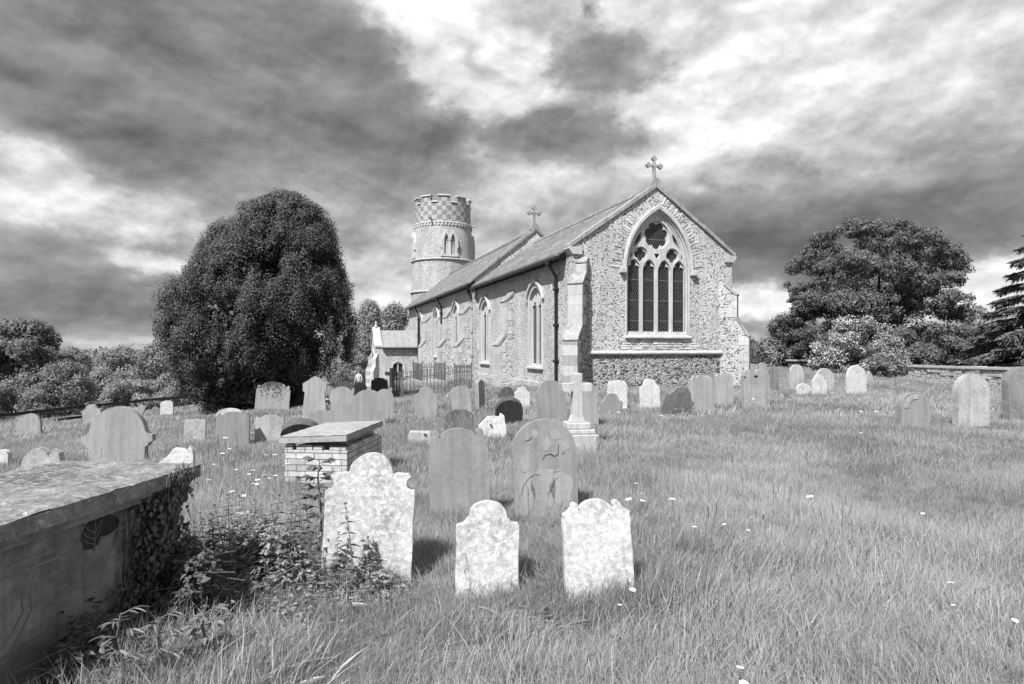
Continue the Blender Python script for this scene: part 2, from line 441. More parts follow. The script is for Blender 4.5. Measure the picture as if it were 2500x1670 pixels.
world = bpy.data.worlds.new('World'); scene.world = world; world.use_nodes = True
class WT(NT):
    def __init__(s, w): s.t = w.node_tree; s.n = s.t.nodes; s.l = s.t.links
w = WT(world); w.n.clear()
tc = w.new('ShaderNodeTexCoord'); D = tc.outputs['Generated']
sx = w.new('ShaderNodeSeparateXYZ'); w.link(D, sx.inputs[0])
az0 = w.math('ARCTAN2', sx.outputs[0], sx.outputs[1])
hyp = w.math('SQRT', w.math('ADD', w.math('MULTIPLY', sx.outputs[0], sx.outputs[0]), w.math('MULTIPLY', sx.outputs[1], sx.outputs[1])))
el0 = w.math('ARCTAN2', sx.outputs[2], hyp)
# cloud-deck coordinates: the direction carried up to a flat layer, so clouds narrow towards the horizon
zz = w.math('ADD', w.math('MAXIMUM', sx.outputs[2], 0.0), .16)
cp = w.new('ShaderNodeCombineXYZ'); w.link(w.math('DIVIDE', sx.outputs[0], zz), cp.inputs[0]); w.link(w.math('DIVIDE', sx.outputs[1], zz), cp.inputs[1])
deck = cp.outputs[0]
def wn(scale, detail=6, rough=.55, off=(0,0,0), dist=0.0, vec=None):
    mp = w.new('ShaderNodeMapping'); w.link(vec or deck, mp.inputs['Vector']); mp.inputs['Location'].default_value = off
    return w.noise(mp.outputs[0], scale, detail, rough, dist)
def c0(n, k): return w.math('MULTIPLY', w.math('SUBTRACT', n, .5), k)
dkw = w.new('ShaderNodeVectorMath', operation='MULTIPLY'); w.link(D, dkw.inputs[0]); dkw.inputs[1].default_value = (1,1,1.5)
wa = c0(wn(3.2, 6, .58, (3,1,0), 0, dkw.outputs[0]), .42); wb = c0(wn(3.2, 6, .58, (-7,4,2), 0, dkw.outputs[0]), .26)
wa2 = c0(wn(9.0, 6, .6, (8,3,1), 0, dkw.outputs[0]), .15); wb2 = c0(wn(9.0, 6, .6, (1,-5,2), 0, dkw.outputs[0]), .085)
az = w.math('ADD', w.math('ADD', az0, wa), wa2); el = w.math('ADD', el0, wb)
az2 = w.math('ADD', az0, w.math('ADD', w.math('MULTIPLY', wa, .30), wa2)); el2 = w.math('ADD', el0, w.math('ADD', w.math('MULTIPLY', wb, .25), wb2))
def ang(px, py):
    a = math.atan((px-1250)/F); d = math.hypot(1.0, (px-1250)/F)
    return a, math.atan(((HOR-py)/F)/d)
def blob(px, py, rx, ry, amp, rot=0.0, tight=False, pw=1.0):
    a, e = ang(px, py); sa = rx/F; se = ry/F
    A, E = (az2, el2) if tight else (az, el)
    da = w.math('SUBTRACT', A, a); de = w.math('SUBTRACT', E, e)
    c, s = math.cos(rot), math.sin(rot)
    u = w.math('ADD', w.math('MULTIPLY', da, c/sa), w.math('MULTIPLY', de, s/sa))
    v = w.math('ADD', w.math('MULTIPLY', da, -s/se), w.math('MULTIPLY', de, c/se))
    r2 = w.math('ADD', w.math('MULTIPLY', u, u), w.math('MULTIPLY', v, v))
    if pw != 1.0: r2 = w.math('POWER', r2, pw)
    g = w.math('POWER', 2.71828, w.math('MULTIPLY', r2, -1.0))
    return w.math('MULTIPLY', g, amp)
BL = [ # px, py, rx, ry, amp, rot, tight, power   cloud thickness (dark base) added or taken away
 (260,60,760,230,.33,-.05,0,1.6),(760,230,330,190,.26,-.30,0,1.6),(960,360,230,110,.34,-.25,0,1.5),(330,330,260,90,.12,-.3,0,1.2),(520,300,200,70,.10,-.3,0,1.2),(80,170,240,120,.16,-.1,0,1.2),(330,330,200,60,.16,-.2,0,1.3),
 (70,330,200,60,-.20,-.15,0,1),(520,210,130,60,-.14,.1,0,1),
 (40,690,150,70,.34,0,1,1.4),(330,740,230,42,.30,.03,1,1.4),(300,690,260,40,.10,0,0,1),(390,640,110,22,-.34,-.05,1,1),(330,620,400,90,.10,0,0,1.3),(420,790,420,60,.10,0,0,1.2),(180,655,120,20,-.20,.05,1,1),(60,770,120,20,-.20,0,1,1),
 (250,560,330,40,.10,0,0,1),(640,560,260,90,.08,0,0,1),(760,480,200,60,.08,-.2,0,1),
 (1040,90,90,170,-.42,.2,1,1.2),(1150,270,90,110,-.32,0,1,1.2),(1250,150,110,150,-.30,0,0,1),(1700,190,240,150,-.13,0,0,1),(1880,330,280,160,-.11,0,0,1),(1650,300,130,80,-.08,0,0,1),(1560,280,70,40,-.16,0,1,1),
 (1490,165,150,66,.40,.06,1,2.2),(1450,110,70,50,.20,0,1,1.5),(1350,335,165,62,.32,.05,1,1.8),(1480,350,130,40,.16,0,1,1.4),(1600,300,80,40,.08,0,0,1),
 (2300,180,300,190,.02,.3,0,1),(2000,60,400,140,-.16,0,0,1),(120,430,260,100,-.14,-.1,0,1.2),(2420,420,180,140,.10,0,0,1),(2200,350,200,90,.08,.2,0,1),
 (1960,610,420,58,.50,.03,1,2.0),(2330,560,380,75,.40,.08,0,1.6),(1780,540,300,70,.22,-.05,0,1.4),(2100,500,420,50,.16,.06,0,1.2),
 (1860,690,130,26,-.30,0,1,1.2),(1880,740,150,26,-.12,0,1,1.2),(2440,690,150,44,-.34,.1,1,1.2),(1830,800,170,26,.20,0,1,1),(2330,800,220,26,.14,0,1,1),
 (915,660,60,34,-.26,0,1,1.2),(1000,500,150,70,.03,0,0,1),(1180,500,200,60,-.03,0,0,1),(1400,500,260,50,.03,0,0,1),(1000,560,260,70,-.08,0,0,1),(910,720,80,30,-.1,0,1,1),
]
T = w.math('ADD', .36, 0.0)
for b in BL: T = w.math('ADD', T, blob(*b))
dk2 = w.new('ShaderNodeVectorMath', operation='MULTIPLY'); w.link(D, dk2.inputs[0]); dk2.inputs[1].default_value = (1,1,1.7)
big = c0(wn(1.3, 9, .54, (2.3,.7,0), .15), .40); mid = c0(wn(3.4, 10, .6, (5,2,1), .0, dk2.outputs[0]), .74); sm = c0(wn(9.5, 9, .55, (1,7,4), .1, dk2.outputs[0]), .34)
T = w.math('ADD', T, w.math('ADD', big, w.math('ADD', mid, sm)))
# dark bases saturate softly
T = w.math('MULTIPLY', w.math('MAXIMUM', T, -.1), .70)
lum = w.ramp(T, [(.0,.95),(.16,.80),(.235,.63),(.31,.42),(.40,.335),(.58,.25),(.95,.17)])
# relief: cloud is brighter where there is less of it towards the light above, darker on its underside
def emboss(scale, det, off, d, gain, lo, hi):
    n1 = wn(scale, det, .56, off, .15, dk2.outputs[0]); n2 = wn(scale, det, .56, (off[0]-d*.25, off[1]-d*.1, off[2]+d), .15, dk2.outputs[0])
    e = w.math('MULTIPLY', w.math('SUBTRACT', n1, n2), gain)
    return w.math('MINIMUM', w.math('MAXIMUM', w.math('ADD', e, 1.0), lo), hi)
lum = w.math('MULTIPLY', lum, emboss(2.8, 9, (3,1,6), .10, 1.5, .66, 1.38))
lum = w.math('MULTIPLY', lum, emboss(6.8, 9, (7,2,1), .04, 1.7, .68, 1.34))
lum = w.math('MULTIPLY', lum, emboss(15.0, 6, (2,5,1), .016, .8, .85, 1.15))
ns = w.new('ShaderNodeTexSky', sky_type='NISHITA'); ns.sun_disc = False; ns.sun_elevation = ELEV; ns.sun_rotation = math.atan2(SUN.x, SUN.y)
bw = w.new('ShaderNodeRGBToBW'); w.link(ns.outputs[0], bw.inputs[0])
# a little clear sky in two small gaps high up, cloud everywhere else
gap = w.math('ADD', blob(1475,15,30,26,.8,.5,1,1.2), blob(1180,140,26,44,.35,.3,1,1.0))
gap = w.math('MULTIPLY', gap, 1.0, clamp=True)
SKY = .1
cl = w.math('MULTIPLY', lum, 1.0/(SKY*2**EXPO))
fin = w.mix(gap, cl, w.math('MULTIPLY', bw.outputs[0], .35))
# below the horizon: dim land
bg = w.new('ShaderNodeBackground'); cc = w.new('ShaderNodeCombineColor')
low = w.math('LESS_THAN', sx.outputs[2], -.01)
fin = w.mix(low, fin, .6)
for i in range(3): w.link(fin, cc.inputs[i])
w.link(cc.outputs[0], bg.inputs[0]); bg.inputs[1].default_value = SKY
ow = w.new('ShaderNodeOutputWorld'); w.link(bg.outputs[0], ow.inputs[0])

# ------------------------------------------------------------------ ground
def make_ground():
    ax = np.concatenate([-np.geomspace(400,30,26), np.linspace(-28,28,190), np.geomspace(30,400,26)])
    ay = np.concatenate([-np.geomspace(60,3,8), np.linspace(-1,44,160), np.geomspace(46,420,34)])
    X, Y = np.meshgrid(ax, ay); Z = ground_np(X.ravel(), Y.ravel())
    V = np.stack([X.ravel(), Y.ravel(), Z], 1)
    nx, ny = len(ax), len(ay)
    i, j = np.meshgrid(np.arange(nx-1), np.arange(ny-1)); k = (j*nx+i).ravel()
    Q = np.stack([k, k+1, k+nx+1, k+nx], 1)
    t = NT('grass_ground'); g = t.new('ShaderNodeNewGeometry')
    a = t.noise(g.outputs['Position'], .5, 5, .6); b = t.noise(g.outputs['Position'], 5.0, 5, .65)
    t.color(t.ramp(t.mix(.5,a,b), [(.3,.08),(.7,.20)])); t.rough(.95); t.bump(b, .8, .1)
    o = np_mesh('ground', V, Q, t.m); o.data.polygons.foreach_set('use_smooth', [True]*len(o.data.polygons))
    tag(o, kind='structure', label='rough grassy churchyard sloping down to the left')
make_ground()

# ------------------------------------------------------------------ church (local axes: x along the east wall, y westwards along the nave, z up)
C0 = P(1397, HOR, 20.8); C0.z = 0
TH = math.atan(500.0/F); CU, SU = math.cos(TH), math.sin(TH)
def onE(px, py=HOR, v=0.0):
    r = (px-1250)/F
    u = (r*(C0.y+v*CU) - (C0.x - v*SU)) / (CU - r*SU)
    Y = C0.y + u*SU + v*CU
    return u, EYE+(HOR-py)/F*Y
def onS(px, py=HOR, u=0.0):
    r = (px-1250)/F
    v = ((C0.x+u*CU) - r*(C0.y+u*SU)) / (SU + r*CU)
    Y = C0.y + u*SU + v*CU
    return v, EYE+(HOR-py)/F*Y
def toW(u, v, z=0): return Vector((C0.x+u*CU-v*SU, C0.y+u*SU+v*CU, z))
def gl(u, v): p = toW(u, v); return ground(p.x, p.y)

church = empty('church', (C0.x, C0.y, 0), TH)
tag(church, 'flint medieval church with round battlemented tower, slate roofs and large traceried east window', 'church')
fE = lambda a,b,d: (a,d,b)      # plate in the plane of the east wall
fS = lambda a,b,d: (d,a,b)      # plate in the plane of the south wall
W = onE(1787)[0]
HE = 5.12; AP = 7.36; UM = W/2
VN = 12.2; VW = 34.4; UN = -.14
BASE = -2.6

def arch(a, zb, zs, h, c=0.0, n=12):
    """pointed opening: half width a, bottom zb, spring zs, rise h"""
    if h >= a: Rr = (a*a+h*h)/(2*a)
    else: Rr = None
    pts = [(c-a, zb)]
    L = []
    for i in range(n+1):
        if Rr:
            tmax = math.asin(min(1,h/Rr)); t = tmax*i/n
            L.append((-a + Rr - Rr*math.cos(t), zs + Rr*math.sin(t)))
        else:   # flattened pointed arch
            t = i/n; L.append((-a + a*t, zs + h*(math.sin(t*PI/2)**.62)*(.9+.1*t)))
    pts += [(c+x, z) for x, z in L]
    pts += [(c-x, z) for x, z in reversed(L[:-1])]
    pts += [(c+a, zb)]
    return pts
def star(cx, cz, circles, n=64, t0=0.0, t1=2*PI):
    """outline of a union of circles, star-shaped about (cx,cz)"""
    out = []
    for i in range(n if t1-t0 > 6.28 else n+1):
        t = t0 + (t1-t0)*i/n; dx, dz = math.cos(t), math.sin(t); best = 0.02
        for ox, oz, r in circles:
            b = dx*(ox-cx)+dz*(oz-cz); q = (ox-cx)**2+(oz-cz)**2 - r*r
            disc = b*b - q
            if disc > 0 and b+math.sqrt(disc) > best: best = b+math.sqrt(disc)
        out.append((cx+dx*best, cz+dz*best))
    return out
def ring(cx, cz, r, n=40): return [(cx+r*math.cos(2*PI*i/n), cz+r*math.sin(2*PI*i/n)) for i in range(n)]
def light(c, a, zb, zs, top):
    """one light with a trefoil-cusped head"""
    h = star(c, zs, [(c-.45*a, zs+.12*a, .62*a),(c+.45*a, zs+.12*a, .62*a),(c, zs+top-.40*a, .42*a),(c, zs+.55*(top-.4*a), .34*a)], 26, 0, PI)
    h = [(min(max(x,c-a),c+a), z) for x, z in h]
    return [(c-a, zb),(c+a, zb)] + [p for p in h if p[1] >= zs-1e-6]

# --- east wall
EC = 3.39
ZB, ZS = 1.98, 4.42
eo = arch(1.35, ZB, ZS, 2.18, EC)
mb = MB()
mb.plate([(0,BASE),(W,BASE),(W,HE),(UM,AP),(0,HE)], [arch(1.27, ZB+.04, ZS, 2.08, EC)], 0, .7, fE)
east = mb.build('chancel_gable_wall', M['flint'], church)
# rougher masonry below the string course stands a touch proud
mb = MB(); mb.box(.42, W-.42, -.03, .002, BASE, 1.36); mb.build('lower_wall', M['flint_rough'], church)
mb = MB()
mb.plate([(-.06,0),(-.10,.05),(-.10,.09),(0,.15),(0,0)], [], .40, W-.40, lambda a,b,d: (d,a-.03,1.36+b))
mb.build('string_course', M['lime_plain'], church)
# window
win = MB()
win.plate(eo, [arch(1.27, ZB+.02, ZS, 2.09, EC)], -.025, .06, fE)
win.plate(arch(1.31, ZB+.02, ZS, 2.12, EC), [arch(1.20, ZB+.16, ZS, 1.995, EC)], .04, .30, fE)
win = win.build('east_window', M['lime_plain'], church, bevel=.02)
hm = MB(); ho = arch(1.45, ZS, ZS, 2.36, EC); hi = arch(1.33, ZS, ZS, 2.17, EC)
hm.plate(ho[1:-1] + hi[1:-1][::-1], [], -.13, -.0, fE)
for s in (-1,1): hm.box(EC+s*1.46-.12, EC+s*1.46+.12, -.17, 0, ZS-.17, ZS+.03)
hm.build('hood_mould', M['lime_plain'], win, bevel=.03)
sl_ = MB(); sl_.plate([(-.10,0),(-.10,.06),(.20,.22),(.20,0)], [], EC-1.36, EC+1.36, lambda a,b,d: (d,a,ZB-.03+b)); sl_.build('sill', M['lime'], win, bevel=.01)
tr = MB()
lw, mw_ = .245, .132
cs = [EC+(i-1.5)*(2*lw+mw_) for i in range(4)]
outer = arch(1.24, ZB+.1, ZS, 2.04, EC)
zl = ZB+.22; bc = ZS+1.27; q2 = .66
holes = [light(c, lw, zl, ZS-.03, .37) for c in cs]
def foil(cx, cz, n, rc, rl, rin, ph): return star(cx, cz, [(cx+rc*math.cos(ph+2*PI*k/n), cz+rc*math.sin(ph+2*PI*k/n), rl) for k in range(n)]+[(cx,cz,rin)], 84)
hq = [foil(EC+s*q2, ZS+.555, 4, .13, .115, .12, 0) for s in (-1,1)]
hb = [foil(EC, bc, 7, .325, .165, .30, -PI/2)]
sp = [[(EC-.12, ZS+.60),(EC+.12, ZS+.60),(EC+.02, ZS+.40),(EC-.02, ZS+.40)],
      [(EC-.985, ZS+.80),(EC-.80, ZS+.955),(EC-.68, ZS+1.10),(EC-.64, ZS+1.28),(EC-.655, ZS+1.37),(EC-.84, ZS+1.12)],
      [(EC-1.105, ZS+.40),(EC-1.02, ZS+.47),(EC-1.03, ZS+.63),(EC-1.075, ZS+.56)]]
sp += [[(2*EC-x, z) for x, z in reversed(h)] for h in sp[1:]]
tr.plate(outer, holes+hq+hb+sp, .14, .21, fE)
# raised front order: plain-headed lights, rims of the circles, mullions
h1 = [arch(lw+.022, zl, ZS-.03, .42, c, 8) for c in cs]
tr2 = [ring(EC+s*q2, ZS+.555, .272) for s in (-1,1)] + [ring(EC, bc, .515)]
def widen(h, k):
    cx = sum(p[0] for p in h)/len(h); cz = sum(p[1] for p in h)/len(h); return [(cx+(x-cx)*k, cz+(z-cz)*k) for x, z in h]
tr.plate(arch(1.235, ZB+.1, ZS, 2.03, EC), h1+tr2+sp, .075, .138, fE)
tr.build('tracery', M['lime_plain'], win, bevel=.018)
g = MB(); g.plate(arch(1.22, ZB+.15, ZS, 2.01, EC), [], .185, .195, fE); g.build('leaded_glass', M['lat_e'], win)

# long flints set on edge round the hood, and a band of flat repair stones under the sill
rv = random.Random(17); mb = MB(); ao = arch(1.50, ZS, ZS, 2.43, EC, 26)[1:-1]
for i in range(len(ao)-1):
    p0 = Vector((*ao[i],0)); p1 = Vector((*ao[i+1],0)); tn = (p1-p0).normalized(); nrm = Vector((-tn.y, tn.x, 0)); L = (p1-p0).length
    k = max(1, int(L/.085))
    for j in range(k):
        if rv.random() < .22: continue
        c_ = p0.lerp(p1, (j+.5)/k)+nrm*rv.uniform(.03,.09); l_ = rv.uniform(.18,.36); w_ = rv.uniform(.024,.04); sk = tn*rv.uniform(-.05,.05)
        q = [c_-tn*w_, c_+tn*w_, c_+tn*w_*.8+nrm*l_+sk, c_-tn*w_*.8+nrm*l_+sk]
        mb.plate([(v.x,v.y) for v in q], [], -.012-rv.random()*.012, .02, fE)
mb.build('relieving_arch', M['rubble'], church, bevel=.006)
mb = MB(); 
for r_ in range(4):
    x = EC-1.5+rv.uniform(-.1,.2); z = 1.56+r_*.092
    while x < EC+1.5:
        l_ = rv.uniform(.12,.34)
        if rv.random() < .8: mb.plate([(x,z),(x+l_-.03,z+rv.uniform(-.01,.01)),(x+l_-.035,z+.062+rv.uniform(-.015,.01)),(x+.01,z+.065)], [], -.012-rv.random()*.01, .02, fE)
        x += l_
mb.build('repair_band', M['rubble'], church, bevel=.006)
# --- chancel south wall with two tall two-light windows
def south_window(vc, zb, zs, rise, aw, u0, name='nave_window', glassmat=None, prj=.03, hood=True):
    """returns hole outline, then builds frame > tracery, glass, hood, sill"""
    o = arch(aw+.17, zb-.1, zs, rise+.2, vc)
    f = MB()
    f.plate(o, [arch(aw, zb, zs, rise, vc)], u0-prj, u0+.40, fS)
    f = f.build(name, M['lime_plain'], church, bevel=.02)
    t = MB(); a2 = (aw-.09)/2
    top = rise*.3
    hl = [light(vc+s*(a2+.05), a2-.02, zb+.06, zs-.42, .34) for s in (-1,1)]
    hd = []
    for s in (-1,1):
        for q in (0,1):
            x = vc + s*(a2*.5 + q*a2*.95 + .06); ztop = zs + (rise*.6 if q == 0 else .11)
            hd.append([(x-a2*.3, zs+.10),(x+a2*.3, zs+.10),(x+a2*.3, ztop),(x-a2*.1*(1-2*q)*s*0, ztop+(.09 if q == 0 else .02)),(x-a2*.3, ztop)])
    t.plate(arch(aw+.03, zb-.02, zs, rise+.03, vc), hl+hd, u0+.10, u0+.17, fS)
    t.box(u0+.06, u0+.098, vc-.045, vc+.045, zb, zs-.1)
    t.build('tracery', M['lime_plain'], f, bevel=.015)
    gg = MB(); gg.plate(arch(aw+.02, zb, zs, rise+.02, vc), [], u0+.150, u0+.160, fS); gg.build('leaded_glass', glassmat or M['lat_s'], f)
    if hood:
        h = MB(); a = arch(aw+.30, zs-.05, zs, rise+.34, vc); b = arch(aw+.18, zs-.05, zs, rise+.2, vc)
        h.plate(a+b[::-1], [], u0-.12, u0-.002, fS)
        h.build('hood_mould', M['lime_plain'], f, bevel=.02)
    s_ = MB(); s_.plate([(-.11,-.14),(-.11,-.08),(.2,.05),(.2,-.14)], [], vc-aw-.2, vc+aw+.2, lambda p,q,d: (u0+p, d, zb+q)); s_.build('sill', M['lime_plain'], f)
    return arch(aw+.1, zb-.05, zs, rise+.1, vc)
vA = .5*(onS(1290)[0]+onS(1326)[0]); vB = .5*(onS(1170)[0]+onS(1200)[0])
zb_, zs_ = .92, 3.55
hA = south_window(vA, zb_, zs_, .46, .66, 0.0, 'chancel_window')
hB = south_window(vB, zb_, zs_, .46, .66, 0.0, 'chancel_window')
mb = MB(); mb.plate([(.7,BASE),(VN,BASE),(VN,HE-.1),(.7,HE-.1)], [hA,hB], 0, .7, fS)
mb.box(W-.7, W, .7, VN, BASE, HE-.1)
mb.build('chancel_wall', M['flint'], church)
# small round niche low in the wall
nc, nz = onS(1166, 851)
mb = MB(); mb.plate(ring(nc, nz, .27, 24), [ring(nc, nz, .15, 24)], -.035, .01, fS); mb.build('round_niche', M['lime_plain'], church, bevel=.015)

# --- nave walls, gables
NW = W - 2*UN
HN = 5.35; AN = 8.05
nave_v = []
for px in (1113, 1066, 1027):
    nave_v.append(onS(px, HOR, UN)[0])
hN = [south_window(v, 1.1, 3.7, .5, .68, UN, 'nave_window') for v in nave_v]
mb = MB()
mb.plate([(VN+.65,BASE),(VW-.65,BASE),(VW-.65,HN-.15),(VN+.65,HN-.15)], hN, UN, UN+.7, fS)
mb.box(W-UN-.7, W-UN, VN+.65, VW-.65, BASE, HN-.15)
mb.build('nave_wall', M['flint'], church)
for v0, v1 in ((VN, VN+.65),(VW-.65, VW)):
    mb = MB(); mb.plate([(UN,BASE),(W-UN,BASE),(W-UN,HN-.1),(UM,AN+.05),(UN,HN-.1)], [], v0, v1, fE)
    mb.build('nave_gable_wall', M['flint'], church)

# --- roofs
def roof(name, v0, v1, ue, ze, zr, th, mat):
    """two slopes; ue/ze is the south eaves edge"""
    mb = MB(); un = 2*UM-ue
    for a, b in ((ue,UM),(un,UM)):
        prof = [(a,ze),(b,zr),(b,zr+th),(a,ze+th*.8)]
        mb.plate(prof, [], v0, v1, lambda p,q,d: (p,d,q))
    return mb.build(name, mat, church)
OV = .34
sl1 = (AP-HE)/UM; sl2 = (AN-HN)/(UM-UN)
rc = roof('chancel_roof', .36, VN-.004, -OV, HE-.06-sl1*OV, AP-.06, .12, M['slate'])
rn = roof('nave_roof', VN+.36, VW-.30, UN-OV, HN-.06-sl2*OV, AN-.06, .13, M['slate'])
mb = MB()
for i in range(27): mb.box(UM-.09, UM+.09, .38+i*.437, .38+i*.437+.43, AP+.02, AP+.14+.015*(i%2))
mb.build('ridge', M['coping'], rc, bevel=.02)
mb = MB()
for i in range(48): mb.box(UM-.09, UM+.09, VN+.4+i*.44, VN+.4+i*.44+.433, AN+.03, AN+.16+.015*(i%2))
mb.build('ridge', M['coping'], rn, bevel=.02)
def coping(v0, v1, ue, ze, zr, th, nm='gable_coping', mat='coping'):
    mb = MB(); un = 2*UM-ue; n = 7
    for a in (ue, un):
        for i in range(n):
            f0, f1 = i/n, (i+.985)/n
            p0 = (a+(UM-a)*f0, ze+(zr-ze)*f0); p1 = (a+(UM-a)*f1, ze+(zr-ze)*f1)
            w_ = .012*((i*7)%3)
            mb.plate([p0,p1,(p1[0],p1[1]+th+w_),(p0[0],p0[1]+th+w_)], [], v0-w_, v1, lambda p,q,d: (p,d,q))
    return mb.build(nm, M[mat], church, bevel=.02)
coping(-.07, .355, -.14, HE-.095, AP+.02, .15)
coping(VN-.1, VN+.355, UN-.30, HN-.3, AN+.04, .17)
coping(VW-.295, VW+.05, UN-.30, HN-.3, AN+.04, .17)
for a in (0, W):
    s = -1 if a == 0 else 1; mb = MB()
    mb.plate([(a-s*.35,HE-.30),(a+s*.02,HE-.30),(a+s*.16,HE-.10),(a+s*.16,HE-.06),(a-s*.35,HE+.0)], [], -.09, .36, lambda p,q,d: (p,d,q))
    mb.build('kneeler', M['lime'], church, bevel=.015)
def gutter(v0, v1, u, z, n):
    mb = MB()
    mb.plate([(0,0),(.12,0),(.12,.10),(.1,.10),(.1,.02),(.02,.02),(.02,.10),(0,.10)], [], v0, v1, lambda p,q,d: (u-.1+p,d,z+q))
    g = mb.build('gutter', M['iron'], church)
    for i in range(n):
        v = v0+.2+(v1-v0-.4)*i/(n-1)
        b = MB(); b.plate([(0,0),(.34,.10),(.34,.20),(0,.06)], [], v-.045, v+.045, lambda p,q,d: (u+.03+p,d,z-.09+q))
        b.build('rafter_foot', M['oak'], g)
gutter(.37, VN-.06, -OV, HE-.17-sl1*OV, 17)
gutter(VN+.3, VW-.3, UN-OV, HN-.17-sl2*OV, 22)
def downpipe(px, u, ztop, zbot, lean=0.0, ov=OV):
    v, _ = onS(px, HOR, u-.09)
    mb = MB(); x = u-.09
    mb.tube([(u-ov-.02, v, ztop),(u-ov-.02, v, ztop-.12),(x-.02, v, ztop-.52),(x, v, ztop-.62),(x, v+lean, zbot)], .058, 8)
    p = mb.build('downpipe', M['iron'], church, smooth=True)
    for z in (ztop-1.0, ztop-2.3, ztop-3.6, ztop-4.6):
        if z > zbot+.2: b = MB(); b.box(x-.085, x+.09, v-.09, v+.09, z-.05, z+.05); b.build('collar', M['iron'], p, bevel=.01)
    hb_ = MB(); hb_.box(u-ov-.12, u-ov+.08, v-.12, v+.12, ztop-.14, ztop+.06); hb_.build('hopper', M['iron'], p, bevel=.02)
downpipe(1357, 0, HE-.16-sl1*OV, -.4); downpipe(1155, 0, HE-.16-sl1*OV, -.7, -.15)
downpipe(1077, UN, HN-.16-sl2*OV, 3.2); downpipe(1021, UN, HN-.16-sl2*OV, -2.4)

# --- buttresses
def buttress(u0, v0, ang_, wid, stages, zb, mat='flint', name='buttress'):
    """ang_: outward direction in church axes; stages = [(projection, z where its sloped top starts, z of the slope's head)] from the bottom"""
    d = Vector((math.cos(ang_), math.sin(ang_), 0)); s = Vector((-d.y, d.x, 0)); o = Vector((u0, v0, 0))
    prof = [(-.3, zb)]
    prof.append((stages[0][0], zb))
    for i, (p, z0, z1) in enumerate(stages):
        q = stages[i+1][0] if i+1 < len(stages) else -.05
        prof += [(p, z0), (q, z1)]
    prof.append((-.3, stages[-1][2]))
    mb = MB(); mb.plate(prof, [], -wid/2+.012, wid/2-.012, lambda a,b,k: tuple(o+d*a+s*k+Vector((0,0,b))))
    b = mb.build(name, M[mat], church)
    # ashlar face, sloping weatherings with a drip
    f = MB(); z = zb
    for i, (p, z0, z1) in enumerate(stages):
        q = stages[i+1][0] if i+1 < len(stages) else -.05
        k = 0; zz_ = z
        while zz_ < z0-.05:
            h = min(.27+.07*((k*5+i)%3), z0-zz_)
            ins = .10+.12*((k+i)%2)
            for sg in (-1,1):
                f.plate([(p-ins*1.6,0),(p+.012,0),(p+.012,h-.008),(p-ins*1.6,h-.008)], [], sg*(wid/2+.004), sg*(wid/2-.09-.15*((k+1)%2)*.3), lambda a,bb,kk: tuple(o+d*a+s*kk+Vector((0,0,zz_+bb))))
            zz_ += h; k += 1
        f.plate([(p-.02, z),(p+.008, z),(p+.008, z0-.004),(p-.02, z0-.004)], [], -wid/2-.002, wid/2+.002, lambda a,bb,kk: tuple(o+d*a+s*kk+Vector((0,0,bb))))
        z = z1
    f.build('ashlar_facing', M['lime'], b, bevel=.006)
    for i, (p, z0, z1) in enumerate(stages):
        wv = MB(); q = stages[i+1][0] if i+1 < len(stages) else -.05
        wv.plate([(p+.04,z0-.03),(p+.045,z0+.01),(q+.012,z1+.03),(q-.04,z1-.02),(p-.05,z0-.03)], [], -wid/2-.025, wid/2+.025, lambda a,bb,kk: tuple(o+d*a+s*kk+Vector((0,0,bb))))
        wv.build('weathering', M['weather'], b, bevel=.01)
    return b
buttress(.30, 0, R(-135), .52, [(.98,1.88,2.40),(.50,3.80,4.20),(.10,4.55,4.72)], -.6, 'flint_rough')
buttress(W-.24, 0, R(-45), .52, [(.80,2.05,2.75),(.38,3.6,4.0)], -.6)
bv = onS(1256)[0]+.34
buttress(0, bv, PI, .68, [(.75,1.74,2.2),(.43,3.66,4.15)], -.9)
for px, wd in ((1148,.75),(1103,.8),(1052,.8)):
    v = onS(px, HOR, UN)[0]+wd*.5
    buttress(UN, v, PI, wd, [(.78,1.7,2.15),(.42,3.5,4.05)], -2.4)
buttress(UN+.1, VW-.3, R(140), .7, [(.9,1.2,2.0),(.45,3.1,3.8)], -3)
mb = MB(); mb.box(-.07, .0, .75, VN-.1, BASE, .28); mb.build('plinth', M['flint'], church, bevel=.03)
mb = MB(); mb.box(W-.42, W+.1, -.09, -.001, BASE, .32); mb.build('plinth', M['lime'], church, bevel=.03)

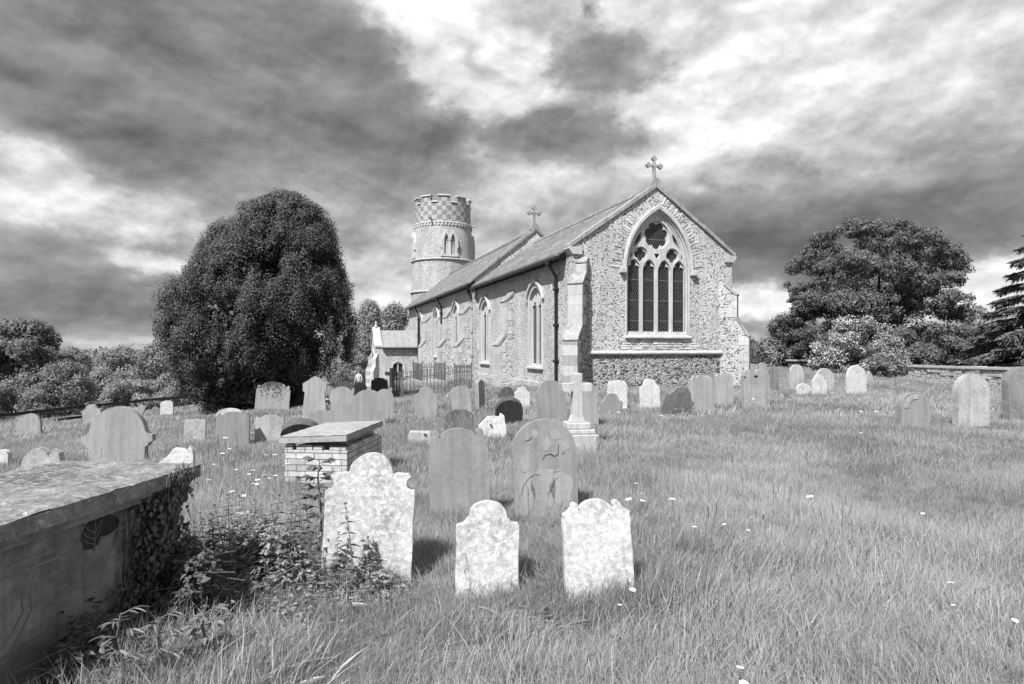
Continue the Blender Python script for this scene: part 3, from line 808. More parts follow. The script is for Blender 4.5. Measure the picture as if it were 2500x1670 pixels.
# --- gable crosses
def stone_cross(u, v, z, h, ang_, hollow=False):
    w_ = h*.30
    def arm(L, t):   # one foliated arm pointing +x
        return [(t,t),(L*.55,t*.9),(L*.62,t*2.0),(L*.78,t*2.5),(L*.82,t*1.25),(L*.93,t*1.7),(L*1.05,0),(L*.93,-t*1.7),(L*.82,-t*1.25),(L*.78,-t*2.5),(L*.62,-t*2.0),(L*.55,-t*.9)]
    t = h*.045; cz = z+h*.66; L = h*.33; pts = []
    for k in (3,0,1,2):
        a = k*PI/2
        A = arm(L if k != 3 else L, t)
        if k == 3: A = [(t,t),(h*.30,t*1.05),(h*.42,t*1.4),(h*.66,t*2.6),(h*.66,-t*2.6),(h*.42,-t*1.4),(h*.30,-t*1.05)]
        pts += [(x*math.cos(a)-y*math.sin(a), x*math.sin(a)+y*math.cos(a)) for x, y in reversed(A)]
    mb = MB(); ca, sa = math.cos(ang_), math.sin(ang_)
    holes = [ring(0,0,t*.8,10)] if hollow else []
    mb.plate(pts, holes, -t*1.1, t*1.1, lambda a,b,d: (u+a*ca-d*sa, v+a*sa+d*ca, cz+b))
    b = h*.17
    mb.plate([(-b*1.3,-.16),(b*1.3,-.16),(b,.08),(b*.5,.2),(-b*.5,.2),(-b,.08)], [], -.16, .16, lambda a,bb,d: (u+a, v+d, z+bb))
    return mb.build('gable_cross', M['coping'], church, bevel=.012)
stone_cross(UM, .12, AP+.18, 1.02, 0)
stone_cross(UM, VN+.15, AN+.22, 1.2, 0, True)

# --- round tower
TC = (UM, VW+1.75)
tw = Vector((TC[0], TC[1], 0)); tY = toW(*TC).y
def tz(py, f=1.0): return EYE+(HOR-py)/F*(tY-2.6)*f
rb, rt = 2.92, 2.56
z1, z2, z3, z4 = tz(711), tz(632), tz(543), tz(492); ztop = tz(473)
mb = MB(); mb.lathe([(rb,-3),(rb-.02,z1),(rb-.12,z2),(rt+.05,z3)], 56, (TC[0],TC[1],0)); tower = mb.build('tower_wall', M['flint_tower'], church)
# parapet: flint and stone chequers
t = NT('chequer_flushwork'); v = t.obj(); s = t.new('ShaderNodeSeparateXYZ')
off = t.new('ShaderNodeVectorMath', operation='SUBTRACT'); t.link(v, off.inputs[0]); off.inputs[1].default_value = (TC[0],TC[1],0); t.link(off.outputs[0], s.inputs[0])
an_ = t.math('DIVIDE', t.math('ADD', t.math('ARCTAN2', s.outputs[1], s.outputs[0]), t.math('MULTIPLY', t.noise(v, 2.9, 3), .16)), 2*PI/36)
rw = t.math('ADD', t.math('DIVIDE', t.math('SUBTRACT', s.outputs[2], z3), .41), t.math('MULTIPLY', t.noise(v, 2.5, 3), .5))
ck = t.math('MODULO', t.math('ADD', t.math('FLOOR', t.math('ADD', an_, 100.0)), t.math('FLOOR', rw)), 2.0)
n1 = t.noise(v, 3.2, 6, .7); n2 = t.noise(v, 13, 4, .7)
ck2 = t.math('GREATER_THAN', t.math('ADD', ck, t.math('MULTIPLY', t.math('SUBTRACT', n1, .5), 2.6)), .5)
c = t.mix(ck2, t.ramp(n2, [(.35,.08),(.65,.30)]), t.ramp(n2, [(.3,.20),(.7,.48)]))
t.color(c); t.bump(n2, .8, .05); M['chequer'] = t.m
pr = MB(); pr.lathe([(rt+.0,z3+.12),(rt-.02,z4),(rt-.40,z4),(rt-.36,z3+.12)], 72, (TC[0],TC[1],0), cap=False)
pr.f += []
nm = 9
for k in range(nm):
    a0 = 2*PI*(k+.20)/nm; a1 = a0+2*PI/nm*.60
    seg = 6; vs = []; 
    for i in range(seg+1):
        a = a0+(a1-a0)*i/seg
        for r_, z_ in ((rt-.02,z4-.01),(rt-.04,ztop-.12),(rt-.38,ztop-.12),(rt-.38,z4-.01)): vs.append((TC[0]+r_*math.cos(a), TC[1]+r_*math.sin(a), z_))
    fs = [(i*4+j, i*4+(j+1)%4, i*4+4+(j+1)%4, i*4+4+j) for i in range(seg) for j in range(4)] + [(3,2,1,0),(seg*4,seg*4+1,seg*4+2,seg*4+3)]
    pr.add(vs, fs)
par = pr.build('parapet', M['chequer'], church)
cp_ = MB()
for k in range(nm):
    for (f0, f1, zz0) in ((.18,.82,ztop-.12),(.82,1.18,z4)):
        a0 = 2*PI*(k+f0)/nm; a1 = 2*PI*(k+f1)/nm; seg = 5; vs = []
        for i in range(seg+1):
            a = a0+(a1-a0)*i/seg
            for r_, z_ in ((rt+.07,zz0),(rt+.05,zz0+.10),(rt-.2,zz0+.17),(rt-.45,zz0+.10),(rt-.45,zz0)): vs.append((TC[0]+r_*math.cos(a), TC[1]+r_*math.sin(a), z_))
        cp_.add(vs, [(i*5+j, i*5+(j+1)%5, i*5+5+(j+1)%5, i*5+5+j) for i in range(seg) for j in range(5)] + [(4,3,2,1,0),tuple(seg*5+q for q in range(5))])
cp_.build('parapet_coping', M['lime_plain'], par)
for z_, r_, nm_ in ((z3+.06, rt+.11, 'string_course'),(z2, rb-.0, 'string_course'),(z1, rb+.1, 'string_course')):
    mb = MB(); mb.lathe([(r_-.25,-.06),(r_-.03,-.08),(r_+.03,.0),(r_,.08),(r_-.25,.12)], 64, (TC[0],TC[1],z_), cap=False); mb.build(nm_, M['lime_plain'], church)
for k in range(52):
    mb = MB(); a = 2*PI*k/52; m = Matrix.Translation((TC[0],TC[1],z3-.10)) @ Matrix.Rotation(a,4,'Z')
    mb.box(rt-.05, rt+.14, -.085, .085, -.10, .10, m); mb.build('corbel', M['lime_plain'], church)
# belfry openings: two louvred lights under round-backed gablets
for a in (-PI/2, PI, 0):
    zb0, zs0 = tz(625), tz(588)
    d = Vector((math.cos(a), math.sin(a), 0)); s = Vector((-d.y, d.x, 0)); o = Vector((TC[0],TC[1],0))
    r0 = rb-.17
    fn = lambda p,q,k: tuple(o + d*(r0+.02+k) + s*p + Vector((0,0,q)))
    ho = [arch(.19, zb0+.12, zs0, .62, c_, 8) for c_ in (-.30,.30)]
    op = [(-.80,zb0-.05),(.80,zb0-.05),(.80,zb0+.25),(.68,zb0+.25),(.68,zb0+.7),(.78,zb0+.7),(.74,zs0),(.56,zs0+.55),(.30,zs0+1.02),(.06,zs0+.62),(0,zs0+.5),(-.06,zs0+.62),(-.30,zs0+1.02),(-.56,zs0+.55),(-.74,zs0),(-.78,zb0+.7),(-.68,zb0+.7),(-.68,zb0+.25),(-.80,zb0+.25)]
    mb = MB(); mb.plate(op, ho, -.35, .09, fn); bw_ = mb.build('belfry_window', M['lime_plain'], church, bevel=.015)
    lv = MB()
    for c_ in (-.3,.3):
        for i in range(9):
            z_ = zb0+.18+i*.20
            if z_ < zs0+.4: lv.add([fn(c_-.2,z_,-.05),fn(c_+.2,z_,-.05),fn(c_+.2,z_+.13,-.16),fn(c_-.2,z_+.13,-.16)], [(0,1,2,3)])
    lv.build('louvre', M['oak'], bw_, recalc=False)
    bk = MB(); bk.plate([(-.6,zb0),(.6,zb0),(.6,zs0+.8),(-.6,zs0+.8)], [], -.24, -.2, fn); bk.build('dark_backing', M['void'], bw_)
    cl_ = MB(); cl_.tube([fn(0,zb0+.1,.02),fn(0,zs0+.0,.02)], .075, 8); cl_.tube([fn(0,zs0-.12,.02),fn(0,zs0+.06,.02)], [.08,.14], 8); cl_.build('shaft', M['lime_plain'], bw_)
for aa, dz in ((R(-125),.22),(R(-28),-.05)):
    a = aa; d = Vector((math.cos(a), math.sin(a), 0)); o = Vector((TC[0],TC[1],z3+.16+dz*.3))
    mb = MB(); mb.tube([o+d*(rt-.1), o+d*(rt+.62)+Vector((0,0,-.16 if dz < 0 else .22))], [.09,.07], 6); mb.build('waterspout', M['lead'], church)

# --- south porch
va = onS(1020, HOR, UN)[0]; ue = onE(917, HOR, va)[0]
pw = 3.3; ze_ = onE(960, 846, va)[1]; zr_ = ze_+1.25; gz = -3.0
porch = empty('porch'); porch.parent = church
mb = MB()
wz = onE(971, 923, va)[1]; wu = onE(971.5, HOR, va)[0]; wsp = onE(971, 893, va)[1]
ph = arch(.50, wz, wsp, .36, wu)
mb.plate([(ue+.5,gz),(UN,gz),(UN,ze_),(ue+.5,ze_)], [arch(.46, wz+.03, wsp, .33, wu)], va, va+.45, fE)
mb.box(ue+.5, UN, va+pw-.45, va+pw, gz, ze_)
mb.build('porch_wall', M['flint'], porch)
mb = MB(); pm = va+pw/2
mb.plate([(va,gz),(pm-.75,gz)] + [(a,b) for a,b in arch(.72, gz, ze_-1.35, .95, pm)][1:-1] + [(pm+.75,gz),(va+pw,gz),(va+pw,ze_+.05),(pm,zr_+.22),(va,ze_+.05)], [], ue, ue+.5, fS)
mb.build('porch_gable', M['flint'], porch)
mb = MB(); a = arch(.92, gz, ze_-1.35, 1.18, pm); b = arch(.70, gz, ze_-1.35, .93, pm); mb.plate(a+b[::-1], [], ue-.05, ue+.3, fS); mb.build('porch_arch', M['lime_plain'], porch, bevel=.02)
mb = MB(); mb.plate(arch(.70, gz, ze_-1.35, .93, pm), [], ue+.55, ue+.6, fS); mb.build('porch_door', M['oak'], porch)
mb = MB()
for a in (va-.08, va+pw+.08):
    mb.plate([(a,ze_-.05),(pm,zr_+.2),(pm,zr_+.36),(a,ze_+.11)], [], ue-.1, ue+.5, lambda p,q,d: (d,p,q))
mb.lathe([(.15,0),(.12,.2),(.05,.25),(.10,.38),(.02,.5)], 10, (ue+.2, pm, zr_+.32))
mb.build('porch_coping', M['lime_plain'], porch, bevel=.015)
mb = MB()
for sg, a in ((-1,va-.22),(1,va+pw+.22)):
    mb.plate([(a,ze_-.10),(pm,zr_),(pm,zr_+.08),(a,ze_-.02)], [], ue+.42, UN, lambda p,q,d: (d,p,q))
    for k in range(6):
        x = ue+.55+k*(UN-ue-.6)/5.2
        mb.plate([(a,ze_-.02),(pm,zr_+.08),(pm,zr_+.12),(a,ze_+.03)], [], x, x+.07, lambda p,q,d: (d,p,q))
mb.build('porch_roof', M['lead'], porch)
mb = MB(); mb.plate([(0,0),(.12,0),(.12,.09),(0,.09)], [], ue+.5, UN, lambda p,q,d: (d,va-.31+p,ze_-.2+q)); mb.build('porch_gutter', M['iron'], porch)
f = MB(); f.plate(arch(.58, wz-.08, wsp, .46, wu), [arch(.40, wz, wsp, .3, wu)], va-.05, va+.2, fE); f = f.build('porch_window', M['lime_plain'], porch, bevel=.02)
mb = MB(); mb.plate(arch(.42, wz-.02, wsp, .32, wu), [arch(.165, wz+.05, wsp, .2, wu+s*.205, 6) for s in (-1,1)], va+.06, va+.16, fE); mb.build('mullion', M['lime_plain'], f)
mb = MB(); mb.plate(arch(.41, wz, wsp, .31, wu), [], va+.12, va+.13, fE); mb.build('leaded_glass', M['lat_e'], f)
def porch_buttress(u0, v0, ang_):
    d = Vector((math.cos(ang_), math.sin(ang_), 0)); s = Vector((-d.y, d.x, 0)); o = Vector((u0,v0,0))
    mb = MB(); mb.plate([(-.2,gz),(.62,gz),(.62,ze_-1.95),(.34,ze_-1.5),(.34,ze_-.95),(.02,ze_-.55),(-.2,ze_-.3)], [], -.17, .17, lambda a,b,k: tuple(o+d*a+s*k+Vector((0,0,b))))
    mb.build('porch_buttress', M['lime'], porch, bevel=.01)
porch_buttress(ue+.1, va+.1, R(-135)); porch_buttress(ue+.1, va+pw-.1, R(135))
# ------------------------------------------------------------------ headstones
def mirror(half):
    """half: right side from the top centre down; returns the closed outline"""
    return list(half) + [(-x, z) for x, z in reversed(half) if x > 1e-6]
def arcpts(cx, cz, rx, rz, t0, t1, n): return [(cx+rx*math.cos(t0+(t1-t0)*i/n), cz+rz*math.sin(t0+(t1-t0)*i/n)) for i in range(n+1)]
def outline(kind, w, h, zb=-.35):
    a = w/2; q = PI/2
    if kind == 'round':   return mirror(arcpts(0, h-a*.95, a, a*.95, q, 0, 14) + [(a*1.0, zb)])
    if kind == 'tall_round': return mirror(arcpts(0, h-a*1.08, a, a*1.08, q, 0, 14) + [(a*1.02, zb)])
    if kind == 'seg':     return mirror(arcpts(0, h-a*.52, a, a*.52, q, .12, 12) + [(a, h-a*.5), (a, zb)])
    if kind == 'low':     return mirror(arcpts(0, h-a*.8, a, a*.8, q, 0, 12) + [(a*.9, zb)])
    if kind == 'gothic':
        H = a*1.02; Rr = (a*a+H*H)/(2*a); tm = math.asin(min(1,H/Rr))
        L = [(a-Rr+Rr*math.cos(tm*(1-i/10)), h-H+Rr*math.sin(tm*(1-i/10))) for i in range(11)]
        return mirror(L+[(a*.86,h-H-.06),(a*.84,h-H-.12),(a*.93,zb)])
    if kind == 'gable':   return mirror([(0,h),(a*.93,h-a*.62),(a*1.0,h-a*.66),(a*1.0,h-a*1.28),(a*.84,h-a*1.42),(a*.98,.25),(a*.99,zb)])
    if kind == 'arch_bite':
        return mirror(arcpts(0, h-a*.50, a*.50, a*.50, q, .12, 12) + [(a*.53,h-a*.46),(a*.84,h-a*.47),(a*.90,h-a*.53),(a*.83,h-a*.60)] + arcpts(a*.98,h-a*.68,a*.17,a*.17,PI*.93,PI*1.52,6) + [(a*1.0,h-a*.80),(a*1.0,zb)])
    if kind == 'shoulder':
        return mirror(arcpts(0, h-a*.46, a*.60, a*.46, q, .1, 10) + [(a*.63,h-a*.50)] + arcpts(a*.98, h-a*.52, a*.30, a*.20, PI, PI*1.45, 4) + [(a*.97,h-a*.70),(a,h-a*.76),(a,zb)])
    if kind == 'ears':
        return mirror(arcpts(0, h-a*.34, a*.50, a*.34, q, .2, 8) + [(a*.52,h-a*.24)] + arcpts(a*.62, h-a*.16, a*.11, a*.11, PI*.95, -.1, 6) + [(a*.80,h-a*.26),(a*.90,h-a*.33),(a*.98,h-a*.36),(a*.97,h-a*.46),(a,h-a*.56),(a,zb)])
    if kind == 'scroll':
        return mirror(arcpts(0, h-a*.36, a*.62, a*.36, q, .25, 8) + [(a*.66,h-a*.27)] + arcpts(a*.74, h-a*.17, a*.12, a*.13, PI, -.2, 6) + [(a*.92,h-a*.38),(a*1.02,h-a*.42),(a*1.0,h-a*.50),(a*.93,h-a*.55),(a*.96,h-a*.64),(a*1.0,h-a*.75),(a*1.0,zb)])
    if kind == 'cusp':
        return mirror(arcpts(0, h-a*.30, a*.70, a*.30, q, .15, 8) + [(a*.74,h-a*.30),(a*.86,h-a*.22),(a*.96,h-a*.28),(a*.93,h-a*.40),(a,h-a*.50),(a,zb)])
    if kind == 'wide_cusp':
        return mirror(arcpts(0, h-a*.24, a*.62, a*.24, q, .3, 8) + [(a*.75,h-a*.20),(a*.84,h-a*.10),(a*.92,h-a*.12),(a*.90,h-a*.2),(a,h-a*.26),(a,zb)])
    if kind == 'grand':
        return mirror(arcpts(0, h-a*.95, a*.80, a*.95, q, .18, 12) + [(a*.86,h-a*.86),(a*.98,h-a*.88),(a*1.0,h-a*1.08),(a*.88,h-a*1.14),(a*.86,h-a*1.22),(a*.78,h-a*1.26),(a*.78,zb)])
    if kind == 'double':
        L = arcpts(-a*.52, h-a*.30, a*.42, a*.30, PI, 0, 8); Rr = arcpts(a*.46, h-a*.26, a*.46, a*.30, PI, 0, 8)
        return [(-a,zb),(-a,h-a*.42),(-a*.95,h-a*.36)] + L + Rr + [(a*.96,h-a*.4),(a,h-a*.5),(a,zb)]
    if kind == 'square':  return mirror([(0,h),(a*.5,h-.02),(a*.9,h-.005),(a,h-.05),(a,zb)])
    if kind == 'broken':  return [(-a*.9,zb),(-a,h*.35),(-a*.86,h*.56),(-a*.70,h*.58),(-a*.55,h*.80),(-a*.2,h*.97),(a*.15,h),(a*.38,h*.86),(a*.48,h*.76),(a*.72,h*.95),(a*.95,h*.84),(a,h*.3),(a*.95,zb)]
    if kind == 'broken_low': return [(-a,zb),(-a,h*.3),(-a*.92,h*.62),(-a*.55,h*.78),(-a*.2,h*.98),(a*.3,h*.96),(a*.62,h*.9),(a*.72,h*1.04),(a*.92,h*.95),(a,h*.5),(a*.98,zb)]
    if kind == 'jagged':  return [(-a*.8,zb),(-a,h*.4),(-a*.6,h*.72),(-a*.2,h*.66),(a*.1,h),(a*.5,h*.88),(a,h*.98),(a*.75,h*.5),(a*.6,zb)]
    if kind == 'tri':     return [(-a,zb),(-a*.8,h*.5),(-a*.5,h*.95),(-a*.2,h),(a*.5,h*.7),(a,h*.1),(a*.9,zb)]
    raise ValueError(kind)
def rough_outline(pts, amp, seed):
    out = []; n = len(pts)
    for i in range(n):
        p, q = pts[i], pts[(i+1) % n]; L = math.hypot(q[0]-p[0], q[1]-p[1]); k = max(1, min(14, int(L/.06)))
        for j in range(k):
            x = p[0]+(q[0]-p[0])*j/k; z = p[1]+(q[1]-p[1])*j/k
            v = mnoise.noise_vector(Vector((x*7+seed*3.1, z*7, seed)))
            v2 = mnoise.noise_vector(Vector((x*21+seed, z*21, seed*2)))
            out.append((x+amp*(v.x+.5*v2.x), z+amp*(v.z+.5*v2.z)))
    return out
STONES = {}
def headstone(key, L, Rr, top, base, kind, mat, label, th=.09, roll=0, pitch=-2, yaw=14, sink=.10, amp=.006, group='headstones in the churchyard', dy=0.0, Yfix=None, cat='headstone'):
    pxm = (L+Rr)/2
    X, Y = hit(pxm, base, sink)
    if Yfix: Y = Yfix; X = (pxm-1250)/F*Y
    Y += dy; X = (pxm-1250)/F*Y
    w = (Rr-L)/F*Y/ max(.75, math.cos(R(yaw)) - 0*abs(X/Y))
    gz = ground(X, Y)
    h = EYE+(HOR-top)/F*Y - gz
    pts = rough_outline(outline(kind, w, h), amp, len(STONES)+1)
    mb = MB(); mb.plate(pts, [], -th/2, th/2)
    o = mb.build('headstone', M[mat], None, bevel=min(.014, th*.15), seg=2, angle=50)
    o.location = (X, Y, gz); o.rotation_euler = (R(pitch), R(roll), R(yaw))
    tag(o, label, cat, group)
    STONES[key] = (o, X, Y, w, h, th)
    return o
H = headstone
# front trio and the two behind them
H('a', 790,1002,1108,1378,'arch_bite','s_pale','large lichen-blotched pale headstone with domed centre and a bite out of its shoulder',.10,roll=2,yaw=6,pitch=-5,amp=.005)
H('b',1112,1264,1227,1418,'shoulder','s_pale','small pale lichen-spotted headstone with stepped round shoulders and seed stalks in front',.075,roll=1,yaw=6,pitch=-5)
H('c',1381,1548,1223,1430,'ears','s_white','small white headstone blotched with lichen, two knob ears on its top',.075,roll=-2,yaw=5,pitch=-5)
H('d',1052,1196,1046,1228,'scroll','s_grey','plain grey headstone with scrolled shoulders and rain streaks, behind the stepped pale stone',.085,roll=-2,yaw=9,pitch=-3)
H('e',1256,1412,1025,1235,'round','s_grey','broad round-topped grey headstone with a flaking, cracked face',.085,roll=-2,yaw=9,pitch=-3)
# middle ground
H('f',1088,1155,999,1052,'seg','s_dark2','dark weathered round headstone with a worn medallion, sunk in the grass',.10,amp=.012)
H('g',1170,1236,1014,1058,'broken_low','s_white','low white broken headstone half sunk in the grass',.09,roll=-4,amp=.012)
H('h',1207,1273,962,1024,'tall_round','s_dark','dark round-topped headstone leaning forward with its face in shadow',.14,pitch=27,roll=2,yaw=6)
H('i',1316,1384,927,1018,'tall_round','s_grey','tall round-topped grey headstone leaning left beside the white stone cross',.10,roll=-5)
H('k',1404,1464,932,1030,'gothic','s_grey','tall pointed-arch grey headstone behind the right arm of the stone cross',.10,roll=-3)
H('l',1466,1520,960,1003,'shoulder','s_grey','small grey shouldered headstone in front of a white one under the east window',.09)
H('m',1484,1531,928,992,'seg','s_white','white headstone with softly arched top standing behind the small grey one',.09,amp=.008)
H('n',1562,1611,925,988,'shoulder','s_white','clean white headstone with stepped shoulders alone below the east window',.09,amp=.008)
H('o',1605,1680,940,1008,'shoulder','s_slate','dark headstone with peeling face leaning steeply to the right',.10,roll=17,pitch=10,amp=.01)
H('p',1682,1741,916,995,'ears','s_grey','grey shouldered headstone with a dark stain, right of the steeply leaning stone',.12)
H('q',1744,1791,910,986,'ears','s_mid','pale grey shouldered headstone by the corner of the church',.12)
H('r',1811,1879,902,990,'double','s_mid','grey double headstone with twin humped tops and a hole under one',.13,yaw=10)
H('s',1874,1901,896,948,'tall_round','s_slate','dark narrow headstone with a flaked face behind the twin-topped stone',.10)
H('t',1828,1851,888,922,'seg','s_grey','grey headstone peeping over the twin-topped stone beside the buttress',.10)
H('u',1851,1872,885,922,'round','s_grey','slim round-topped grey headstone in front of the pale shrub',.10)
H('v',1928,1962,890,946,'tall_round','s_mid','round-topped mottled headstone in the grass before the big tree',.11)
H('w',1943,1981,936,956,'low','s_white','low half-round footstone bleached white',.09)
H('x',1981,2019,914,956,'shoulder','s_white','pale scalloped headstone standing against a rounder grey one',.10)
H('y',1990,2037,899,952,'round','s_mid','round-topped headstone half hidden behind the scalloped pale stone',.10,dy=.6)
H('z',2065,2117,892,957,'tall_round','s_white','tall smooth pale round-topped headstone in front of the hawthorn',.10)
H('aa',2113,2133,906,930,'tri','s_mid','broken triangular stump of a headstone near the field wall',.10,amp=.01)
H('ab',2194,2266,958,1036,'round','s_grey','sunken round-topped grey headstone with a flaked pale crescent',.12,yaw=4,roll=2)
H('ac',2330,2410,913,1040,'tall_round','s_mid','thick pale round-topped headstone leaning right with weeds at its foot',.16,roll=4,yaw=4,pitch=-4)
H('ad',2454,2545,895,1022,'round','s_slate','dark thick round-topped headstone at the right before the field wall',.17,yaw=4)
# beside the yew and left of the church
H('ae',626,702,932,1022,'cusp','s_grey','tall grey headstone half in the black shadow under the yew',.11,roll=4,Yfix=20.2)
H('af',741,796,918,1014,'gable','s_grey','tall tapering headstone with a pointed gable top beside the yew',.13,yaw=8)
H('ag',533,605,1005,1080,'wide_cusp','s_grey','square-shouldered grey headstone standing close before a whiter one',.11)
H('ah',532,590,997,1072,'seg','s_white','white headstone showing behind the square-shouldered grey one',.10,dy=.7)
H('ai',626,691,1013,1068,'wide_cusp','s_mid','broad headstone with a crumbling face below the yew',.11)
H('aj',692,780,1014,1074,'low','s_dark','dark half-round headstone leaning forward behind the brick tomb, pale rim',.20,pitch=30,amp=.004)
H('ak',755,812,1000,1046,'wide_cusp','s_grey','low grey headstone between the half-round dark stone and the pointed one',.10)
H('al',805,863,944,1034,'gothic','s_grey','pointed-arch grey headstone with lichen along its curved top',.11)
H('am',860,938,951,1034,'round','s_grey','wide round-topped grey headstone with one pale spot, behind the brick tomb',.10)
H('an',918,960,950,1026,'round','s_grey','round headstone with flaking side tucked behind the wide grey one',.10,dy=.8)
H('ao',866,895,934,968,'round','s_mid','small pale round headstone in front of the standing person',.10)
H('ap',825,857,930,958,'seg','s_dark','dark squat headstone in front of the bushes left of the person',.10)
H('aq',907,946,922,964,'cusp','s_dark','dark headstone with scrolled shoulders beside the wooden cross',.10)
H('ar',1015,1065,944,1014,'shoulder','s_grey','smooth grey headstone with rounded shoulders in front of the iron railings',.10)
H('as',1105,1151,942,1004,'ears','s_mid','mottled headstone leaning left before the right end of the railings',.10,roll=-4)
H('at',1163,1183,928,988,'seg','s_grey','narrow grey headstone seen edge-on at the corner of the railings',.12,yaw=60)
H('au',1216,1260,944,975,'shoulder','s_dark','dark lichen-dotted headstone near the church wall behind the forward-leaning stone',.10,amp=.008,dy=1.2)
H('av',1257,1293,944,990,'shoulder','s_white','pale worn headstone against the chancel wall',.09)
# left part of the churchyard
H('aw',213,366,993,1130,'grand','s_grey','very large grey headstone with a domed top and stepped scroll shoulders',.16,yaw=12,pitch=-3,amp=.004)
H('ax',52,148,1092,1146,'broken','s_mid','broken lichened headstone with a humped top just behind the big chest tomb',.14,roll=-3,amp=.008,Yfix=7.6)
H('ay',392,466,1093,1134,'broken_low','s_white','whitish crumbling headstone behind the corner of the big chest tomb',.12,roll=3,amp=.012,Yfix=7.9)
H('az',452,498,1023,1074,'square','s_pale','square-topped lichen-covered headstone in the open grass',.11,yaw=16,roll=2)
H('ba',394,421,978,1012,'seg','s_white','small white headstone near the fence, sunlit on top',.12)
H('bb',50,94,1010,1056,'tall_round','s_mid','lone round-topped headstone beside the wooden fence',.16,yaw=22)
H('bc',210,249,987,1034,'shoulder','s_mid','tilted headstone with broken top by the fence rail',.12,roll=-7,amp=.01)
H('bd',318,351,985,1013,'jagged','s_mid','jagged broken headstone standing askew by the fence',.14,roll=10,amp=.012)
H('be',-14,21,1098,1124,'low','s_white','low white stone lump at the left in the grass',.14,amp=.012)

# flaking face of the round-topped grey stone: spalled sheets standing a few mm off it
o, X, Y, w, h, th = STONES['e']
fl = random.Random(3)
def flake(cx, cz, rx, rz, seed):
    n = 16; return [(cx+rx*math.cos(2*PI*i/n)*(1+.45*mnoise.noise(Vector((math.cos(2*PI*i/n)*1.3,math.sin(2*PI*i/n)*1.3,seed)))), cz+rz*math.sin(2*PI*i/n)*(1+.45*mnoise.noise(Vector((math.cos(2*PI*i/n)*1.3+5,math.sin(2*PI*i/n)*1.3,seed))))) for i in range(n)]
for i, (cx, cz, rx, rz) in enumerate([(-.01,.30,.13,.20),(.17,.28,.11,.17),(-.21,.26,.08,.16),(-.20,.53,.05,.09),(.02,.71,.05,.06),(.12,.80,.05,.05),(-.09,.82,.035,.05),(.22,.68,.04,.05)]):
    mb = MB(); mb.plate(flake(cx*w/.66, cz*h/.95, rx, rz, i*2.3), [], -th/2-.0022, -th/2+.01)
    mb.build('flaked_layer', M['s_flake'], o)
def crack(o, th, pts, wd=.007):
    mb = MB(); L = [(x-wd*(.3+.7*math.sin(PI*i/(len(pts)-1))), z) for i, (x,z) in enumerate(pts)]; Rr = [(x+wd*.5, z+wd*(.3+.9*math.sin(PI*i/(len(pts)-1)))) for i, (x,z) in enumerate(pts)]
    mb.plate(L+Rr[::-1], [], -th/2-.0055, -th/2-.001); mb.build('crack', M['void'], o)
for pts in ([(-.26,.22),(-.23,.32),(-.17,.39),(-.10,.42),(-.06,.41)],[(.09,.43),(.15,.435)],[(0,.22),(.05,.25),(.09,.34),(.13,.38)],[(-.02,.56),(.0,.60),(.06,.61),(.10,.585),(.14,.60),(.15,.70)],[(.18,.60),(.21,.62)],[(-.2,.75),(-.15,.76),(-.12,.79)]):
    crack(o, th, [(x*w/.66, z*h/.95) for x, z in pts], .0032)
# medallion and border on a worn stone, crescent on the sunken stone, a second skin on the leaning one
o, X, Y, w, h, th = STONES['f']
o, X, Y, w, h, th = STONES['ab']
cr = arcpts(0,h-w*.48,w*.40,w*.40,PI*1.05,PI*.38,12)+arcpts(-.0,h-w*.50,w*.26,w*.27,PI*.42,PI*1.02,12)
mb = MB(); mb.plate(cr, [], -th/2-.012, -th/2+.01); mb.build('flaked_layer', M['s_mid'], o, bevel=.004)
o, X, Y, w, h, th = STONES['o']
mb = MB(); mb.plate(flake(.02,h*.55,w*.30,h*.26,4.4), [], -th/2-.008, -th/2+.01); mb.build('flaked_layer', M['s_slate'], o, bevel=.005)
o, X, Y, w, h, th = STONES['r']
mb = MB(); mb.plate([(x*1.2-.02,(z-h)*.55+h-w*.12) for x, z in ring(0,h-w*.22,.045,14)], [], -th/2-.012, -th/2+.004); mb.build('carved_hole', M['void'], o)
mb = MB(); mb.plate([(x*.8-w*.45,(z-h)*.6+h-w*.12) for x, z in ring(0,h-w*.24,.032,14)], [], -th/2-.012, -th/2+.004); mb.build('carved_hole', M['void'], o)

# ------------------------------------------------------------------ white stone cross on three steps
X, Y = hit(1408, 1084, .1); gz = ground(X, Y); s_ = Y/F
cr = empty('stone_cross', (X, Y, gz), R(8)); tag(cr, 'pale stone cross on a stepped plinth, in front of the chancel corner', 'grave cross')
zt = EYE+(HOR-911)*s_-gz; za = EYE+(HOR-945)*s_-gz; ah = 19*s_/2; aw_ = 36*s_; sw = 11*s_; zb = EYE+(HOR-1030)*s_-gz
mb = MB(); mb.plate([(-sw,zt),(-sw*1.02,za+ah),(-aw_,za+ah),(-aw_,za-ah),(-sw*1.03,za-ah),(-sw*1.15,zb+.12),(-sw*1.8,zb),(sw*1.8,zb),(sw*1.15,zb+.12),(sw*1.03,za-ah),(aw_,za-ah),(aw_,za+ah),(sw*1.02,za+ah),(sw,zt)], [], -.085, .085)
mb.build('cross', M['cross_stone'], cr, bevel=.012)
z1_, z2_, z3_ = zb, EYE+(HOR-1045)*s_-gz, EYE+(HOR-1056)*s_-gz
for a, z0, z1 in ((.19,z2_,z1_),(.25,z3_,z2_-.003),(.30,-.3,z3_-.003)):
    mb = MB(); mb.box(-a*1.0, a, -a*.9, a*.9, z0, z1); mb.build('step', M['cross_stone'], cr, bevel=.015)
